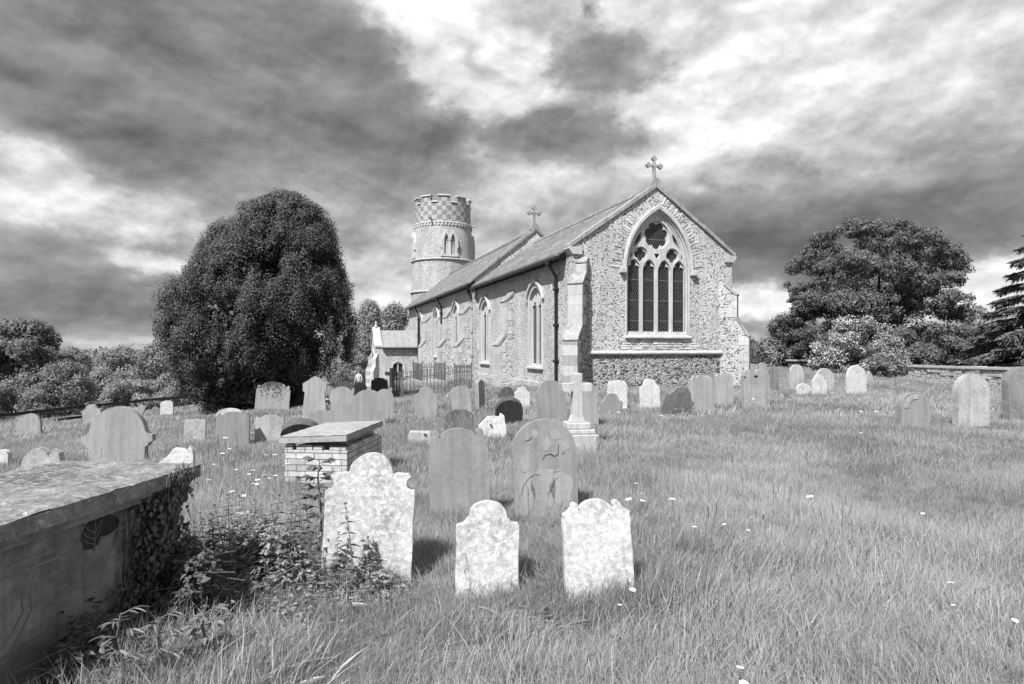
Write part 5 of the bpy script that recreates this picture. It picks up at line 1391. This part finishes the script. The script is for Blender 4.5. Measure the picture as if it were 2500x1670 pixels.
# post and rail fence
fp = [P(-40,1012,21.5), P(95,1001,24.0), P(240,986,27.0), P(330,977,30.0), P(400,971,33.0), P(480,963,36.5)]
fe = empty('post_and_rail_fence', (fp[0].x, fp[0].y, 0)); tag(fe, 'dark wooden post and rail fence along the edge of the churchyard', 'fence')
o0 = Vector((fp[0].x, fp[0].y, 0))
for i, p in enumerate(fp):
    g = ground(p.x,p.y); mb = MB(); m = Matrix.Translation(Vector((p.x,p.y,0))-o0) @ Matrix.Rotation(.2*i,4,'Z')
    mb.box(-.06,.06,-.06,.06,g-.4,p.z+.03,m); mb.build('post', M['fence'], fe, bevel=.01)
    if i < len(fp)-1:
        q = fp[i+1]; m_ = p.lerp(q,.5); m_.z += .02*((i%2)*2-1)
        for dz, hh in ((0,.062),(-.44,.055)):
            dirv = Vector((q.x-p.x,q.y-p.y,0)).normalized(); nn = Vector((dirv.y,-dirv.x,0))*.075
            pts = [v_+Vector((0,0,dz-.05)) for v_ in (p,m_,q)]; mb = MB(); vs = []
            for v_ in pts:
                for a, b in ((-.02,-hh),(.02,-hh),(.02,hh),(-.02,hh)): vs.append(tuple(v_-o0+nn+nn.normalized()*a+Vector((0,0,b))))
            mb.add(vs, [(k*4+j,k*4+(j+1)%4,k*4+4+(j+1)%4,k*4+4+j) for k in range(2) for j in range(4)]+[(3,2,1,0),(8,9,10,11)])
            mb.build('rail', M['fence'], fe)

# ------------------------------------------------------------------ person by the porch
def skin(name, joints, bones, rad, mat, parent, sub=2, rootj=0):
    me = bpy.data.meshes.new(name); me.from_pydata(joints, bones, []); o = bpy.data.objects.new(name, me); COL.objects.link(o)
    o.parent = parent
    m = o.modifiers.new('Skin','SKIN'); m.use_smooth_shade = True
    for i, r in enumerate(rad): me.skin_vertices[0].data[i].radius = (r,r*.85) if not isinstance(r,tuple) else r
    me.skin_vertices[0].data[rootj].use_root = True
    s = o.modifiers.new('Sub','SUBSURF'); s.levels = sub; s.render_levels = sub
    me.materials.append(mat); return o
M['skin_'] = mat_plain('skin', .34, .5, .06, 6); M['hair'] = mat_plain('dark_hair', .035, .5, .3, 20); M['cloth'] = mat_plain('grey_cardigan', .42, .9, .1, 14); M['shirt'] = mat_plain('white_shirt', .7, .9, .06, 10); M['trouser'] = mat_plain('dark_trousers', .06, .9, .2, 12)
Yp = 41.0; Xp = (876-1250)/F*Yp; gp = ground(Xp,Yp); zh = EYE+(HOR-904)/F*Yp
pe = empty('person', (Xp,Yp,gp), R(-12)); tag(pe, 'person with dark hair in a pale grey cardigan standing left of the porch', 'person')
hs = max(.9, min(1.12, (zh-gp)/1.70)); pe.scale = (hs,hs,hs)
J = [(0,0,.92),(0,.01,1.12),(0,.01,1.36),(0,-.005,1.46),(0,-.015,1.53),(0,-.02,1.60),(0,-.01,1.66),
     (-.17,.01,1.36),(-.25,.0,1.09),(-.30,-.04,.86),(-.31,-.06,.79),
     (.17,.01,1.36),(.23,.02,1.10),(.20,-.08,.88),(.19,-.12,.81),
     (-.09,0,.86),(-.10,-.01,.48),(-.105,.01,.09),(-.11,-.13,.035),(.09,0,.86),(.10,-.01,.48),(.105,.01,.09),(.11,-.13,.035)]
Bn = [(0,1),(1,2),(2,3),(3,4),(4,5),(5,6),(2,7),(7,8),(8,9),(9,10),(2,11),(11,12),(12,13),(13,14),(0,15),(15,16),(16,17),(17,18),(0,19),(19,20),(20,21),(21,22)]
rad = [.13,.115,.13,.055,.07,.085,.06,.055,.042,.030,.028,.055,.042,.030,.028,.085,.06,.045,.04,.085,.06,.045,.04]
body = skin('body', J, Bn, rad, M['skin_'], pe)
skin('hair', [(0,.02,1.50),(0,.03,1.60),(0,.015,1.68),(0,.05,1.42)], [(0,1),(1,2),(0,3)], [.075,.098,.07,.05], M['hair'], pe, rootj=1)
Jc = J[:3]+[J[7],J[8],(-.285,-.03,.92),J[11],J[12],(.206,-.06,.93)]; Bc = [(0,1),(1,2),(2,3),(3,4),(4,5),(2,6),(6,7),(7,8)]
skin('cardigan', Jc, Bc, [(.165,.135),(.14,.12),(.15,.12),.072,.058,.046,.072,.058,.046], M['cloth'], pe)
skin('trousers', [J[0],J[15],J[16],(-.105,.01,.12),J[19],J[20],(.105,.01,.12)], [(0,1),(1,2),(2,3),(0,4),(4,5),(5,6)], [.15,.10,.078,.065,.10,.078,.065], M['trouser'], pe)
mb = MB(); mb.add([(-.05,-.135,1.40),(.05,-.135,1.40),(.02,-.145,1.18),(-.0,-.145,1.12),(-.02,-.145,1.18)], [(0,1,2,3,4)]); mb.plate([(-.05,1.40),(.05,1.40),(.02,1.18),(0,1.12),(-.02,1.18)], [], -.128, -.10); mb.build('shirt', M['shirt'], pe)
# face: eyes, nose, mouth, ears, five fingers on each hand
mb = MB(); mb.plate([(-.014,0),(.014,0),(.006,.045),(-.006,.045)], [], -.118, -.09, lambda a,b,d: (a,d+.0,1.575+b)); mb.build('nose', M['skin_'], pe)
for s in (-1,1):
    mb = MB(); mb.lathe([(.001,-.01),(.011,-.004),(.011,.004),(.001,.01)], 8, (s*.032,-.098,1.612)); mb.build('eye', M['hair'], pe)
    mb = MB(); mb.lathe([(.004,-.03),(.018,-.01),(.016,.02),(.004,.03)], 8, (s*.086,-.0,1.60)); mb.build('ear', M['skin_'], pe)
    hx, hy, hz = (J[10] if s < 0 else J[14])
    for k in range(5):
        L = (.05,.075,.085,.078,.06)[k]; ox = (k-2)*.016
        mb = MB(); st_ = Vector((hx+ox*.5, hy+ox, hz-.02)); dv = Vector((0,-.25,-1)).normalized() if k else Vector((-s*.3,-.8,-.6)).normalized()
        mb.tube([st_, st_+dv*L*.55, st_+dv*L+Vector((0,-.012,.004))], [.010,.009,.006], 6); mb.build('finger', M['skin_'], pe)
mb = MB(); mb.box(-.025,.025,-.108,-.09,1.545,1.553); mb.build('mouth', M['spall'], pe)
# ------------------------------------------------------------------ small plants
def leaf_poly(kind):
    if kind == 'nettle': return [(0,0),(.16,.14),(.24,.32),(.19,.58),(.09,.82),(0,1),(-.09,.82),(-.19,.58),(-.24,.32),(-.16,.14)]
    if kind == 'oval':   return [(0,0),(.2,.16),(.30,.42),(.22,.74),(0,1),(-.22,.74),(-.30,.42),(-.2,.16)]
    if kind == 'ivy':    return [(0,0),(.22,-.08),(.50,.10),(.34,.32),(.46,.58),(.20,.60),(0,1),(-.20,.60),(-.46,.58),(-.34,.32),(-.50,.10),(-.22,-.08)]
    if kind == 'blade':  return [(0,0),(.03,.2),(.04,.5),(.03,.8),(0,1),(-.03,.8),(-.04,.5),(-.03,.2)]
    if kind == 'strap':  return [(0,0),(.07,.2),(.085,.5),(.06,.8),(0,1),(-.06,.8),(-.085,.5),(-.07,.2)]
def add_leaf(mb, kind, p, d, nrm, L, fold=.25, curl=.25):
    """leaf from p along d with face normal nrm, folded on its midrib and curling down"""
    d = Vector(d).normalized(); nrm = Vector(nrm); nrm = (nrm - d*nrm.dot(d)).normalized(); s = d.cross(nrm)
    pts = leaf_poly(kind); n = len(pts); b = len(mb.v)
    for x, y in pts:
        v = Vector(p) + d*(y*L) + s*(x*L) + nrm*(abs(x)*L*fold - curl*L*y*y)
        mb.v.append(tuple(v))
    tip = n//2 if kind != 'ivy' else 6
    mb.f.append(tuple(b+i for i in range(0,tip+1))); mb.f.append(tuple([b+i for i in range(tip,n)]+[b]))
rp = random.Random(21)
def rdir(up=.0): 
    a = rp.uniform(0,2*PI); return Vector((math.cos(a),math.sin(a),up))
def nettle_meshes(k):
    out = []
    for i in range(k):
        h = rp.uniform(.34,.62); ms, ml = MB(), MB(); lean = rdir()*rp.uniform(0,.08)
        ms.tube([(0,0,-.05),tuple(lean*.4+Vector((0,0,h*.5))),tuple(lean+Vector((0,0,h)))], [.005,.004,.002], 5)
        z = .04; j = 0
        while z < h:
            f = z/h; L = .095*(1-.62*f**2)*rp.uniform(.8,1.15); a = j*PI/2+rp.uniform(-.3,.3)
            for s in (0,PI):
                d = Vector((math.cos(a+s),math.sin(a+s),.18-.3*(1-f))); add_leaf(ml,'nettle',lean*f+Vector((0,0,z)),d,(0,0,1),L,.18,.3)
            z += .055*(1-.45*f); j += 1
        for q in range(6): add_leaf(ml,'nettle',lean+Vector((0,0,h)),rdir(.9),(0,0,1),.03,.2,.1)
        out.append((ms,ml))
    return out
protos = []
for ms, ml in nettle_meshes(5):
    rt_ = empty('nettle'); protos.append((rt_, ms.build('stem', M['stem'], rt_), ml.build('leaves', M['nettle'], rt_, recalc=False)))
def place(protos, spots, label, cat, group):
    used = set()
    for i, (x, y, s) in enumerate(spots):
        pr = protos[i % len(protos)]
        if i < len(protos): o = pr[0]
        else:
            o = pr[0].copy(); COL.objects.link(o)
            for c in pr[1:]:
                d = c.copy(); COL.objects.link(d); d.parent = o
        o.location = (x, y, ground(x,y)); o.rotation_euler = (0,0,rp.uniform(0,6.28)); o.scale = (s,s,s)
        tag(o, label, cat, group)
spots = []
for (px, py, s) in [(505,1395,.95),(520,1380,.8),(556,1400,1.05),(562,1375,.85),(600,1385,.8),(640,1395,.95),(668,1350,1.0),(700,1385,.95),(730,1360,1.0),(742,1400,.8),(760,1345,.9),(790,1400,.75),(820,1405,.7),(868,1440,.95),(905,1425,.7),(470,1385,.9),(610,1360,.75),(585,1420,.7),(690,1420,.65),(535,1430,.6),(650,1440,.55),(720,1440,.6),(800,1440,.6),(845,1460,.5),(900,1460,.6),(490,1420,.6),(575,1350,.7),(625,1335,.8),(680,1370,.7),(880,1420,.55),(480,1370,.8),(545,1362,.85),(590,1345,.9),(650,1380,.75),(710,1345,.85),(775,1372,.7),(500,1345,.7),(640,1420,.7),(560,1440,.6),(735,1405,.75),(605,1405,.8),(690,1450,.55),(525,1405,.9),(770,1430,.6)]:
    x, y = hit(px, py, .02); spots.append((x,y,s*.98))
place(protos, spots, 'stinging nettle with toothed leaf pairs in the patch between chest tomb and lichen-blotched stone', 'nettle', 'nettles between the tomb and the big pale headstone')

# brambles and ground leaves round the chest tomb: too many to count
def leafmass(name, label, regions, mat, seed, kinds=('oval','nettle'), hmax=.22):
    mb = MB(); rr = random.Random(seed)
    for (x0,y0,x1,y1,wd_,n,hm,sz) in regions:
        for i in range(n):
            t_ = rr.random(); x = x0+(x1-x0)*t_+rr.gauss(0,wd_); y = y0+(y1-y0)*t_+rr.gauss(0,wd_)
            z = ground(x,y)+hm*(rr.random()**.8)*(.55+.45*math.sin(x*9+y*7)); a = rr.uniform(0,6.28); L = sz*rr.uniform(.6,1.35)
            d = Vector((math.cos(a),math.sin(a),rr.uniform(-.5,.35))); nr = Vector((rr.gauss(-.2,.35),rr.gauss(-.3,.35),1))
            if rr.random() < .55:
                for da in (-.9,0,.9):
                    dd = Vector((math.cos(a+da),math.sin(a+da),d.z)); add_leaf(mb, 'oval', (x,y,z), dd, nr, L*(1 if da == 0 else .8), .2, .25)
            else: add_leaf(mb, rr.choice(kinds), (x,y,z), d, nr, L, .2, .25)
            if i % 9 == 0:
                e = Vector((x,y,z)); mb.tube([(x+rr.gauss(0,.06),y+rr.gauss(0,.06),ground(x,y)-.02), tuple(e+Vector((0,0,.02))), tuple(e+Vector((rr.gauss(0,.12),rr.gauss(0,.12),rr.uniform(-.04,.06))))], .0025, 4)
    o = mb.build(name, M[mat], None, recalc=False); tag(o, label, None, None, 'stuff'); return o
def W2(px,py): return hit(px,py,.02)
reg = []
for (a,b,wd_,n,hm,sz) in [((470,1400),(720,1400),.14,1800,.36,.040),((560,1350),(800,1390),.16,1600,.34,.038),((470,1450),(560,1440),.12,1100,.30,.04),((700,1430),(930,1440),.12,700,.18,.036)]:
    p, q = W2(*a), W2(*b); reg.append((p[0],p[1],q[0],q[1],wd_,n,hm,sz))
for (a,b,wd_,n,hm,sz) in [((560,1500),(720,1520),.13,420,.10,.030),((330,1560),(520,1480),.12,520,.16,.036),((820,1470),(960,1450),.10,260,.10,.03)]:
    q0, q1 = W2(*a), W2(*b); reg.append((q0[0],q0[1],q1[0],q1[1],wd_,n,hm,sz))
leafmass('bramble_patch','tangle of bramble and bindweed leaves right of the chest tomb', reg, 'bramble', 5)
b0 = TL(.15,-.12,0); b1 = TL(1.5,-.10,0)
bx = lambda t_: (cA.x+t_[0], cA.y+t_[1])
reg = [(*bx(TL(.0,-.10,0)),*bx(TL(.75,-.10,0)),.09,2200,.46,.040),(*bx(TL(.7,-.08,0)),*bx(TL(1.5,-.06,0)),.07,1300,.32,.04),(*bx(TL(.1,-.28,0)),*bx(TL(1.0,-.25,0)),.10,600,.18,.036)]
leafmass('undergrowth','dark undergrowth crowding the foot of the chest tomb', reg, 'nettle', 6)
# ivy on the tomb
iv = empty('ivy', (cA.x,cA.y,0)); tag(iv, 'ivy hanging down the near corner of the big chest tomb', 'ivy')
mb = MB(); ri = random.Random(8)
def ivyleaf(a, b, z, L): add_leaf(mb, 'ivy', TL(a,b,z), Vector(TL(ri.gauss(0,.5),ri.uniform(-.35,.0),-1)), Vector(TL(ri.gauss(0,.3),-1,ri.uniform(.1,.7))), L, .12, .2)
for i in range(3000):
    z = ri.uniform(tg+.05, cz_-.10); q_ = (z-tg)/(cz_-tg); a = max(.13,ri.gauss(.33-.09*q_,.17-.10*q_*(1+.5*math.sin(z*31))))
    if a > .5 and ri.random() < .6: continue
    ivyleaf(a, .085-ri.random()**2*.10, z, ri.uniform(.016,.036))
for i in range(500):
    a = ri.uniform(.1,.95); z = tg+.45*ri.random()*(1.15-a); ivyleaf(a, .06-ri.random()*.14, z, ri.uniform(.022,.045))
for i in range(90):
    a = ri.gauss(.20,.05); ivyleaf(a, -.02-ri.random()*.02, cz_-.03-ri.random()*.13, ri.uniform(.018,.035))
mb.build('leaves', M['ivy'], iv, recalc=False)
mb = MB()
for i in range(16):
    a = ri.uniform(.14,.55); pts = [TL(max(.13,a+ri.gauss(0,.012)), .088, tg+.02+(cz_-.16-tg)*k/6*.97) for k in range(7)]; mb.tube(pts, .004, 4)
for i in range(26):
    a = ri.gauss(.20,.04); mb.tube([TL(a+ri.gauss(0,.03), ri.uniform(-.035,.02), cz_-.02-ri.random()*.1+q*.03) for q in (0,1,2,-2)], .0025, 4)
mb.build('stem', M['bark_pale'], iv)

# elder sapling at the left edge of the big pale headstone
def sapling(px, py, h, label, lk='oval', L=.085, nb=16, mat='nettle', name='elder_sapling', cat='sapling', bare=.35):
    x, y = hit(px,py,.0); rt_ = empty(name,(x,y,ground(x,y))); tag(rt_, label, cat)
    ms, ml = MB(), MB(); ms.tube([(0,0,-.05),(.01,0,h*.4),(-.02,0,h*.8),(0,-.01,h)], [.009,.008,.006,.003], 6)
    for i in range(nb):
        f = bare+(1-bare)*(i+.5)/nb; a = i*2.4; e = Vector((math.cos(a),math.sin(a),.35)); p = Vector((-.01,0,h*f)); q = p+e*L*1.5*(1.15-.5*f)
        ms.tube([tuple(p),tuple(q)], [.003,.0015], 4)
        for k in range(5):
            u = (.35+.16*k); s = -1 if k % 2 else 1; c = p.lerp(q,u); dd = e+Vector((-e.y,e.x,0))*s*.9+Vector((0,0,-.25)) if k < 4 else e+Vector((0,0,-.3))
            add_leaf(ml, lk, c, dd, (rp.gauss(0,.2),rp.gauss(-.2,.2),1), L*rp.uniform(.8,1.1), .2, .35)
    ms.build('stem', M['stem'], rt_); ml.build('leaves', M[mat], rt_, recalc=False); return rt_
sapling(782, 1350, .74, 'young elder sapling with compound leaves beside the large lichen-blotched headstone', nb=18, L=.075, bare=.30)
sapling(150, 1600, .36, 'upright oval-leaved shoot in the shade against the chest tomb', nb=9, L=.06, name='shrub_shoot', cat='shoot')
sapling(60, 1610, .30, 'sunlit leafy weed at the left edge before the chest tomb', 'strap', nb=10, L=.14, mat='bramble', name='weed', cat='weed', bare=.1)
sapling(20, 1640, .26, 'broad-leaved weed in the bottom corner beside the chest tomb', 'strap', nb=9, L=.13, mat='bramble', name='weed', cat='weed', bare=.1)
for i, (wx, wy, hh, lab) in enumerate(((-1.62,2.52,.46,'tall sunlit weed with narrow pointed leaves, nearest the left edge'),(-1.50,2.60,.40,'leafy weed stem in rough grass before the chest tomb, second from the left edge'),(-1.40,2.78,.34,'short bushy weed in rough grass right of the tall weed stems'))):
    rt_ = sapling(100, 1600, hh, lab, 'nettle' if i == 2 else 'strap', nb=17, L=.055, mat='dock', name='weed', cat='weed', bare=.12); rt_.location = (wx, wy, ground(wx,wy))
# dock rosette and a pale dead tuft
def rosette(px,py,n,L,label,mat,name,cat,kind='strap',up=.9,spread=.08):
    x, y = hit(px,py,.0); ml = MB()
    for i in range(n):
        a = rp.uniform(0,6.28); d = Vector((math.cos(a),math.sin(a),up*rp.uniform(.3,1.3))); add_leaf(ml, kind, Vector((rp.gauss(0,spread),rp.gauss(0,spread),0)), d, (-d.x*.3,-d.y*.3,1), L*rp.uniform(.6,1.2), .25, .5)
    o = ml.build(name, M[mat], None, recalc=False); o.location = (x,y,ground(x,y)); tag(o, label, cat)
rosette(1290,1530,60,.19,'clump of broad strap-shaped leaves in the grass below the stepped pale headstone','dock','dock_plant','plant')
rosette(715,1690,16,.20,'tuft of bleached dead blades at the bottom edge','dry','dead_grass_tuft','grass tuft','blade',up=1.8,spread=.06)
rosette(840,1490,5,.17,'few pale dead blades left of the stepped headstone','dry','dead_grass_tuft','grass tuft','blade',up=2.2,spread=.08)
rosette(2400,1050,30,.22,'dark weeds growing at the foot of the thick leaning headstone','nettle','weed','weed',kind='nettle',up=1.2,spread=.12)

# ------------------------------------------------------------------ ox-eye daisies
def daisy_mesh(h, r):
    mb = MB(); n = 15
    for i in range(n):
        a = 2*PI*i/n; d = Vector((math.cos(a),math.sin(a),.02)); s = Vector((-d.y,d.x,0)); w_ = r*.15
        mb.add([tuple(d*r*.25-s*w_*.6+Vector((0,0,h))),tuple(d*r*.25+s*w_*.6+Vector((0,0,h))),tuple(d*r*.8+s*w_+Vector((0,0,h+.002))),tuple(d*r+Vector((0,0,h-.004))),tuple(d*r*.8-s*w_+Vector((0,0,h+.002)))], [(0,1,2,3,4)])
    dk = MB(); dk.lathe([(r*.32,h-.003),(r*.30,h+.005),(r*.12,h+.010)], 10)
    st_ = MB(); st_.tube([(0,0,-.04),(.015,.01,h*.5),(0,0,h-.002)], [.0022,.0022,.002], 4)
    return mb, st_, dk
dpro = []
for h, r in ((.40,.030),(.34,.026),(.30,.022)):
    rt_ = empty('daisy'); a, b, c = daisy_mesh(h, r); dpro.append((rt_, a.build('petals', M['petal'], rt_, recalc=False), b.build('stem', M['stem'], rt_), c.build('disc', M['disc'], rt_)))
dl = [(585,1200),(597,1195),(607,1180),(612,1170),(638,1172),(641,1161),(668,1178),(676,1160),(683,1150),(672,1130),(690,1140),(647,1150),(606,1158),(725,1175),(588,1140),(640,1120),(705,1130),(1515,1455),(1535,1447),(1548,1178),(1570,1194),(1643,1226),(1648,1219),(1553,1215),(1560,1228),(1800,1640),(1822,1639),(1808,1665),(2450,1500),(2335,1455),(2345,1458),(1840,1262),
      (520,1115),(535,1120),(560,1098),(510,1160),(545,1085),(1040,1050),(1052,1037),(1030,1045),(1185,1030),(2155,1030),(2165,1020),(2150,1010),(2180,1000),(2098,1010),(2120,1020),(2076,1040),(2110,1060),(1625,1012),(1640,1022),(1655,1018),(1668,1010),(1672,1020),(1630,1025),(1560,1005),(1540,1000),(1525,1010),(1510,1008),(1830,975),(1836,980),(1822,978),(1852,985),
      (2005,1242),(1790,1277),(1805,1282),(1700,1300),(2262,1258),(420,985),(432,990),(450,988),(462,992),(475,985),(388,1000),(370,1060),(352,1075),(470,1080),(395,1075),(2000,925),(2010,920),(1995,930),(2022,926),(1985,928)]
ds = []
for px, py in dl:
    x, y = hit(px, py, .22 if py > 1250 else .32); ds.append((x, y, (.62 if py > 1250 else .92)*rp.uniform(.85,1.15) if y < 9 else rp.uniform(.9,1.2)))
def place_d():
    for i, (x,y,s) in enumerate(ds):
        pr = dpro[i % 3]
        if i < 3: o = pr[0]; ch = pr[1:]
        else:
            o = pr[0].copy(); COL.objects.link(o)
            for c in pr[1:]:
                d = c.copy(); COL.objects.link(d); d.parent = o
        o.location = (x,y,ground(x,y)); o.rotation_euler = (rp.gauss(0,.12)+.15,rp.gauss(0,.12),rp.uniform(0,6.28)); o.scale = (s,s,s)
        tag(o, 'white ox-eye daisy standing above the long grass', 'daisy', 'ox-eye daisies in the grass')
place_d()

# ------------------------------------------------------------------ grass: blades in tufts, spread over the whole churchyard
hid = bpy.data.collections.new('grass_tufts')
def tuft(i, nb, rad, hmin, hmax, wid, segs, seed, stalks=0):
    rg = np.random.default_rng(seed); V = []; Q = []; T = []; lean0 = rg.uniform(.15,.6)
    Vt = []; 
    for k in range(nb):
        a = rg.uniform(0,2*PI); r_ = rad*math.sqrt(rg.random()); p = np.array([r_*math.cos(a), r_*math.sin(a), -.03])
        h = rg.uniform(hmin,hmax); la = rg.normal(0,1.0); ln = abs(rg.normal(lean0,.42))*h
        d = np.array([math.cos(la), math.sin(la), 0]); wdir = np.array([-math.sin(la+rg.normal(0,.6)), math.cos(la+rg.normal(0,.6)), 0])
        w_ = wid*rg.uniform(.6,1.3); tone = rg.random(); 
        if rg.random() < .10: tone = 1.25
        b = len(V)
        for s in range(segs+1):
            f = s/segs; c = p + d*ln*f**1.9 + np.array([0,0,h*(f-.28*(ln/h)*f*f)]); ww = w_*(1-f)**.7 if s < segs else 0.0
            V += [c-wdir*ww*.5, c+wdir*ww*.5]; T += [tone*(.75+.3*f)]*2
        for s in range(segs): Q.append((b+2*s, b+2*s+1, b+2*s+3, b+2*s+2))
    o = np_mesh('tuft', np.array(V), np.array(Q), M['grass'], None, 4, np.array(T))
    COL.objects.unlink(o); hid.objects.link(o); o.name = 'tuft_%02d' % i
    return o
k_ = 0
for i in range(6): tuft(k_, 84, .13, .05, .195, .0050, 4, 100+i); k_ += 1          # 0-5 near
for i in range(3): tuft(k_, 20, .08, .20, .36, .0062, 5, 120+i); k_ += 1          # 6-8 long coarse tufts
for i in range(4): tuft(k_, 70, .20, .06, .19, .0095, 3, 140+i); k_ += 1          # 9-12 middle distance
for i in range(4): tuft(k_, 64, .34, .06, .18, .020, 2, 160+i); k_ += 1           # 13-16 far
def seed_stalk(i, seed):
    rg = random.Random(seed); mb = MB(); 
    for q in range(2):
        h = rg.uniform(.30,.55); l = rg.uniform(-.06,.06); x0 = rg.uniform(-.05,.05)
        mb.tube([(x0,0,-.02),(x0+l*.3,.01,h*.6),(x0+l,.02,h)], [.0016,.0014,.001], 3, cap=False)
        for s in range(5): 
            z = h*(.86+.03*s); mb.tube([(x0+l*z/h,.02,z),(x0+l*z/h+rg.uniform(-.012,.012),.02+rg.uniform(-.012,.012),z+.022)], [.0035,.001], 3, cap=False)
    o = mb.build('stalk', M['stem'], None); COL.objects.unlink(o); hid.objects.link(o); o.name = 'tuft_%02d' % i
for i in range(3): seed_stalk(k_, 300+i); k_ += 1                                  # 17-19 seed stalks
def inside_any(x, y):
    bad = np.zeros(len(x), bool)
    lx = (x-C0.x)*CU + (y-C0.y)*SU; ly = -(x-C0.x)*SU + (y-C0.y)*CU
    bad |= (lx > -.1) & (lx < W+.1) & (ly > -.05) & (ly < VW)
    bad |= (lx > ue) & (lx < 0) & (ly > va) & (ly < va+pw)
    dx, dy = x-cA.x, y-cA.y; a = dx*LX.x+dy*LX.y; b = dx*WX.x+dy*WX.y
    bad |= (a > .0) & (a < 2.15) & (b > .02) & (b < .9)
    dx, dy = x-bt.location.x, y-bt.location.y; c, s = math.cos(bt_yaw), math.sin(bt_yaw); a = dx*c+dy*s; b = -dx*s+dy*c
    bad |= (a > .02) & (a < bw__-.02) & (b > .02) & (b < bl__-.02)
    return bad
gr = np.random.default_rng(42)
PX, PY, IDX, SC, RZ, TX = [], [], [], [], [], []
def scatter(y0, y1, per_m2, types, s0, s1, margin=1.8):
    yy = np.linspace(y0, y1, 40); 
    wmax = y1*.875+margin; area = (y1-y0)*2*wmax; n = int(area*per_m2)
    x = gr.uniform(-wmax,wmax,n); y = gr.uniform(y0,y1,n)
    k = np.abs(x) < y*.86+margin; x, y = x[k], y[k]
    k = ~inside_any(x,y); x, y = x[k], y[k]; n = len(x)
    fld = np.sin(x*1.3+1.7*np.sin(y*.9))+np.sin(y*1.9-x*.7+2*np.sin(x*.5))+.7*np.sin(x*3.7+y*2.9)
    sc = gr.uniform(s0,s1,n)*(.90+.30*np.clip(fld/1.8,-1,1))
    # shorter under the yew and along the church
    dyew = np.hypot(x-(-9.2), y-22.5); sc *= np.clip((dyew-1.5)/3, .15, 1)
    sc *= np.where((x > -2.1) & (x < -.95) & (y > 3.75) & (y < 4.5), .68, 1)
    rz = 2.2*np.sin(x*.8+.9*np.sin(y*1.1)) + 1.6*np.sin(y*.9+x*.3) + gr.normal(0,.7,n)
    PX.append(x); PY.append(y); IDX.append(gr.choice(types,n)); SC.append(np.where(y < 9, np.clip(sc,.62,2), np.clip(sc,.12,2))); RZ.append(rz); TX.append(gr.normal(0,.12,n))
scatter(1.2, 4.2, 150, [0,1,2,3,4,5], .75, 1.3, 1.6)
scatter(1.2, 4.2, 5, [6,7,8], .6, 1.1, 1.6)
scatter(4.2, 8.0, 105, [0,1,2,3,4,5], .8, 1.35)
scatter(4.2, 9.0, 1.6, [6,7,8], .6, 1.0)
scatter(8.0, 14.0, 52, [9,10,11,12], .85, 1.3)
scatter(14.0, 24.0, 20, [13,14,15,16], .8, 1.25)
scatter(24.0, 46.0, 8, [13,14,15,16], .9, 1.6)
scatter(2.5, 9.0, 2.2, [17,18,19], .7, 1.1)
# rank growth between the viewer and the chest tomb
for types_, n_, s0_, s1_ in (([6,7,8],110,.8,1.3),([0,1,2,3,4,5],170,1.3,1.9)):
    xx = gr.uniform(-1.82,-1.12,n_); yy = gr.uniform(2.15,3.05,n_); k = ~inside_any(xx,yy); xx, yy = xx[k], yy[k]
    PX.append(xx); PY.append(yy); IDX.append(gr.choice(types_,len(xx))); SC.append(gr.uniform(s0_,s1_,len(xx))); RZ.append(gr.uniform(0,6.28,len(xx))); TX.append(gr.normal(0,.15,len(xx)))
x = np.concatenate(PX); y = np.concatenate(PY); z = ground_np(x,y); n = len(x)
me = bpy.data.meshes.new('grass'); me.vertices.add(n)
me.vertices.foreach_set('co', np.stack([x,y,z],1).astype(np.float32).ravel())
a = me.attributes.new('idx','INT','POINT'); a.data.foreach_set('value', np.concatenate(IDX).astype(np.int32))
a = me.attributes.new('scl','FLOAT','POINT'); a.data.foreach_set('value', np.concatenate(SC).astype(np.float32))
rot = np.stack([np.concatenate(TX), np.concatenate(TX)[::-1], np.concatenate(RZ)],1).astype(np.float32)
a = me.attributes.new('rot','FLOAT_VECTOR','POINT'); a.data.foreach_set('vector', rot.ravel())
go = bpy.data.objects.new('grass', me); COL.objects.link(go); tag(go, 'long meadow grass covering the churchyard', None, None, 'stuff')
ng = bpy.data.node_groups.new('grass_scatter','GeometryNodeTree')
ng.interface.new_socket('Geometry', in_out='INPUT', socket_type='NodeSocketGeometry'); ng.interface.new_socket('Geometry', in_out='OUTPUT', socket_type='NodeSocketGeometry')
gi = ng.nodes.new('NodeGroupInput'); gO = ng.nodes.new('NodeGroupOutput'); ip = ng.nodes.new('GeometryNodeInstanceOnPoints'); ci = ng.nodes.new('GeometryNodeCollectionInfo')
ci.inputs['Collection'].default_value = hid; ci.inputs['Separate Children'].default_value = True; ci.inputs['Reset Children'].default_value = True
def na(name, typ):
    q = ng.nodes.new('GeometryNodeInputNamedAttribute'); q.data_type = typ; q.inputs['Name'].default_value = name
    return [s for s in q.outputs if s.enabled and s.name == 'Attribute'][0]
L_ = ng.links.new
L_(gi.outputs[0], ip.inputs['Points']); L_(ci.outputs[0], ip.inputs['Instance']); ip.inputs['Pick Instance'].default_value = True
L_(na('idx','INT'), ip.inputs['Instance Index'])
e2r = ng.nodes.new('FunctionNodeEulerToRotation'); L_(na('rot','FLOAT_VECTOR'), e2r.inputs[0]); L_(e2r.outputs[0], ip.inputs['Rotation'])
L_(na('scl','FLOAT'), ip.inputs['Scale']); L_(ip.outputs[0], gO.inputs[0])
md = go.modifiers.new('Scatter','NODES'); md.node_group = ng
print('grass tufts', n)
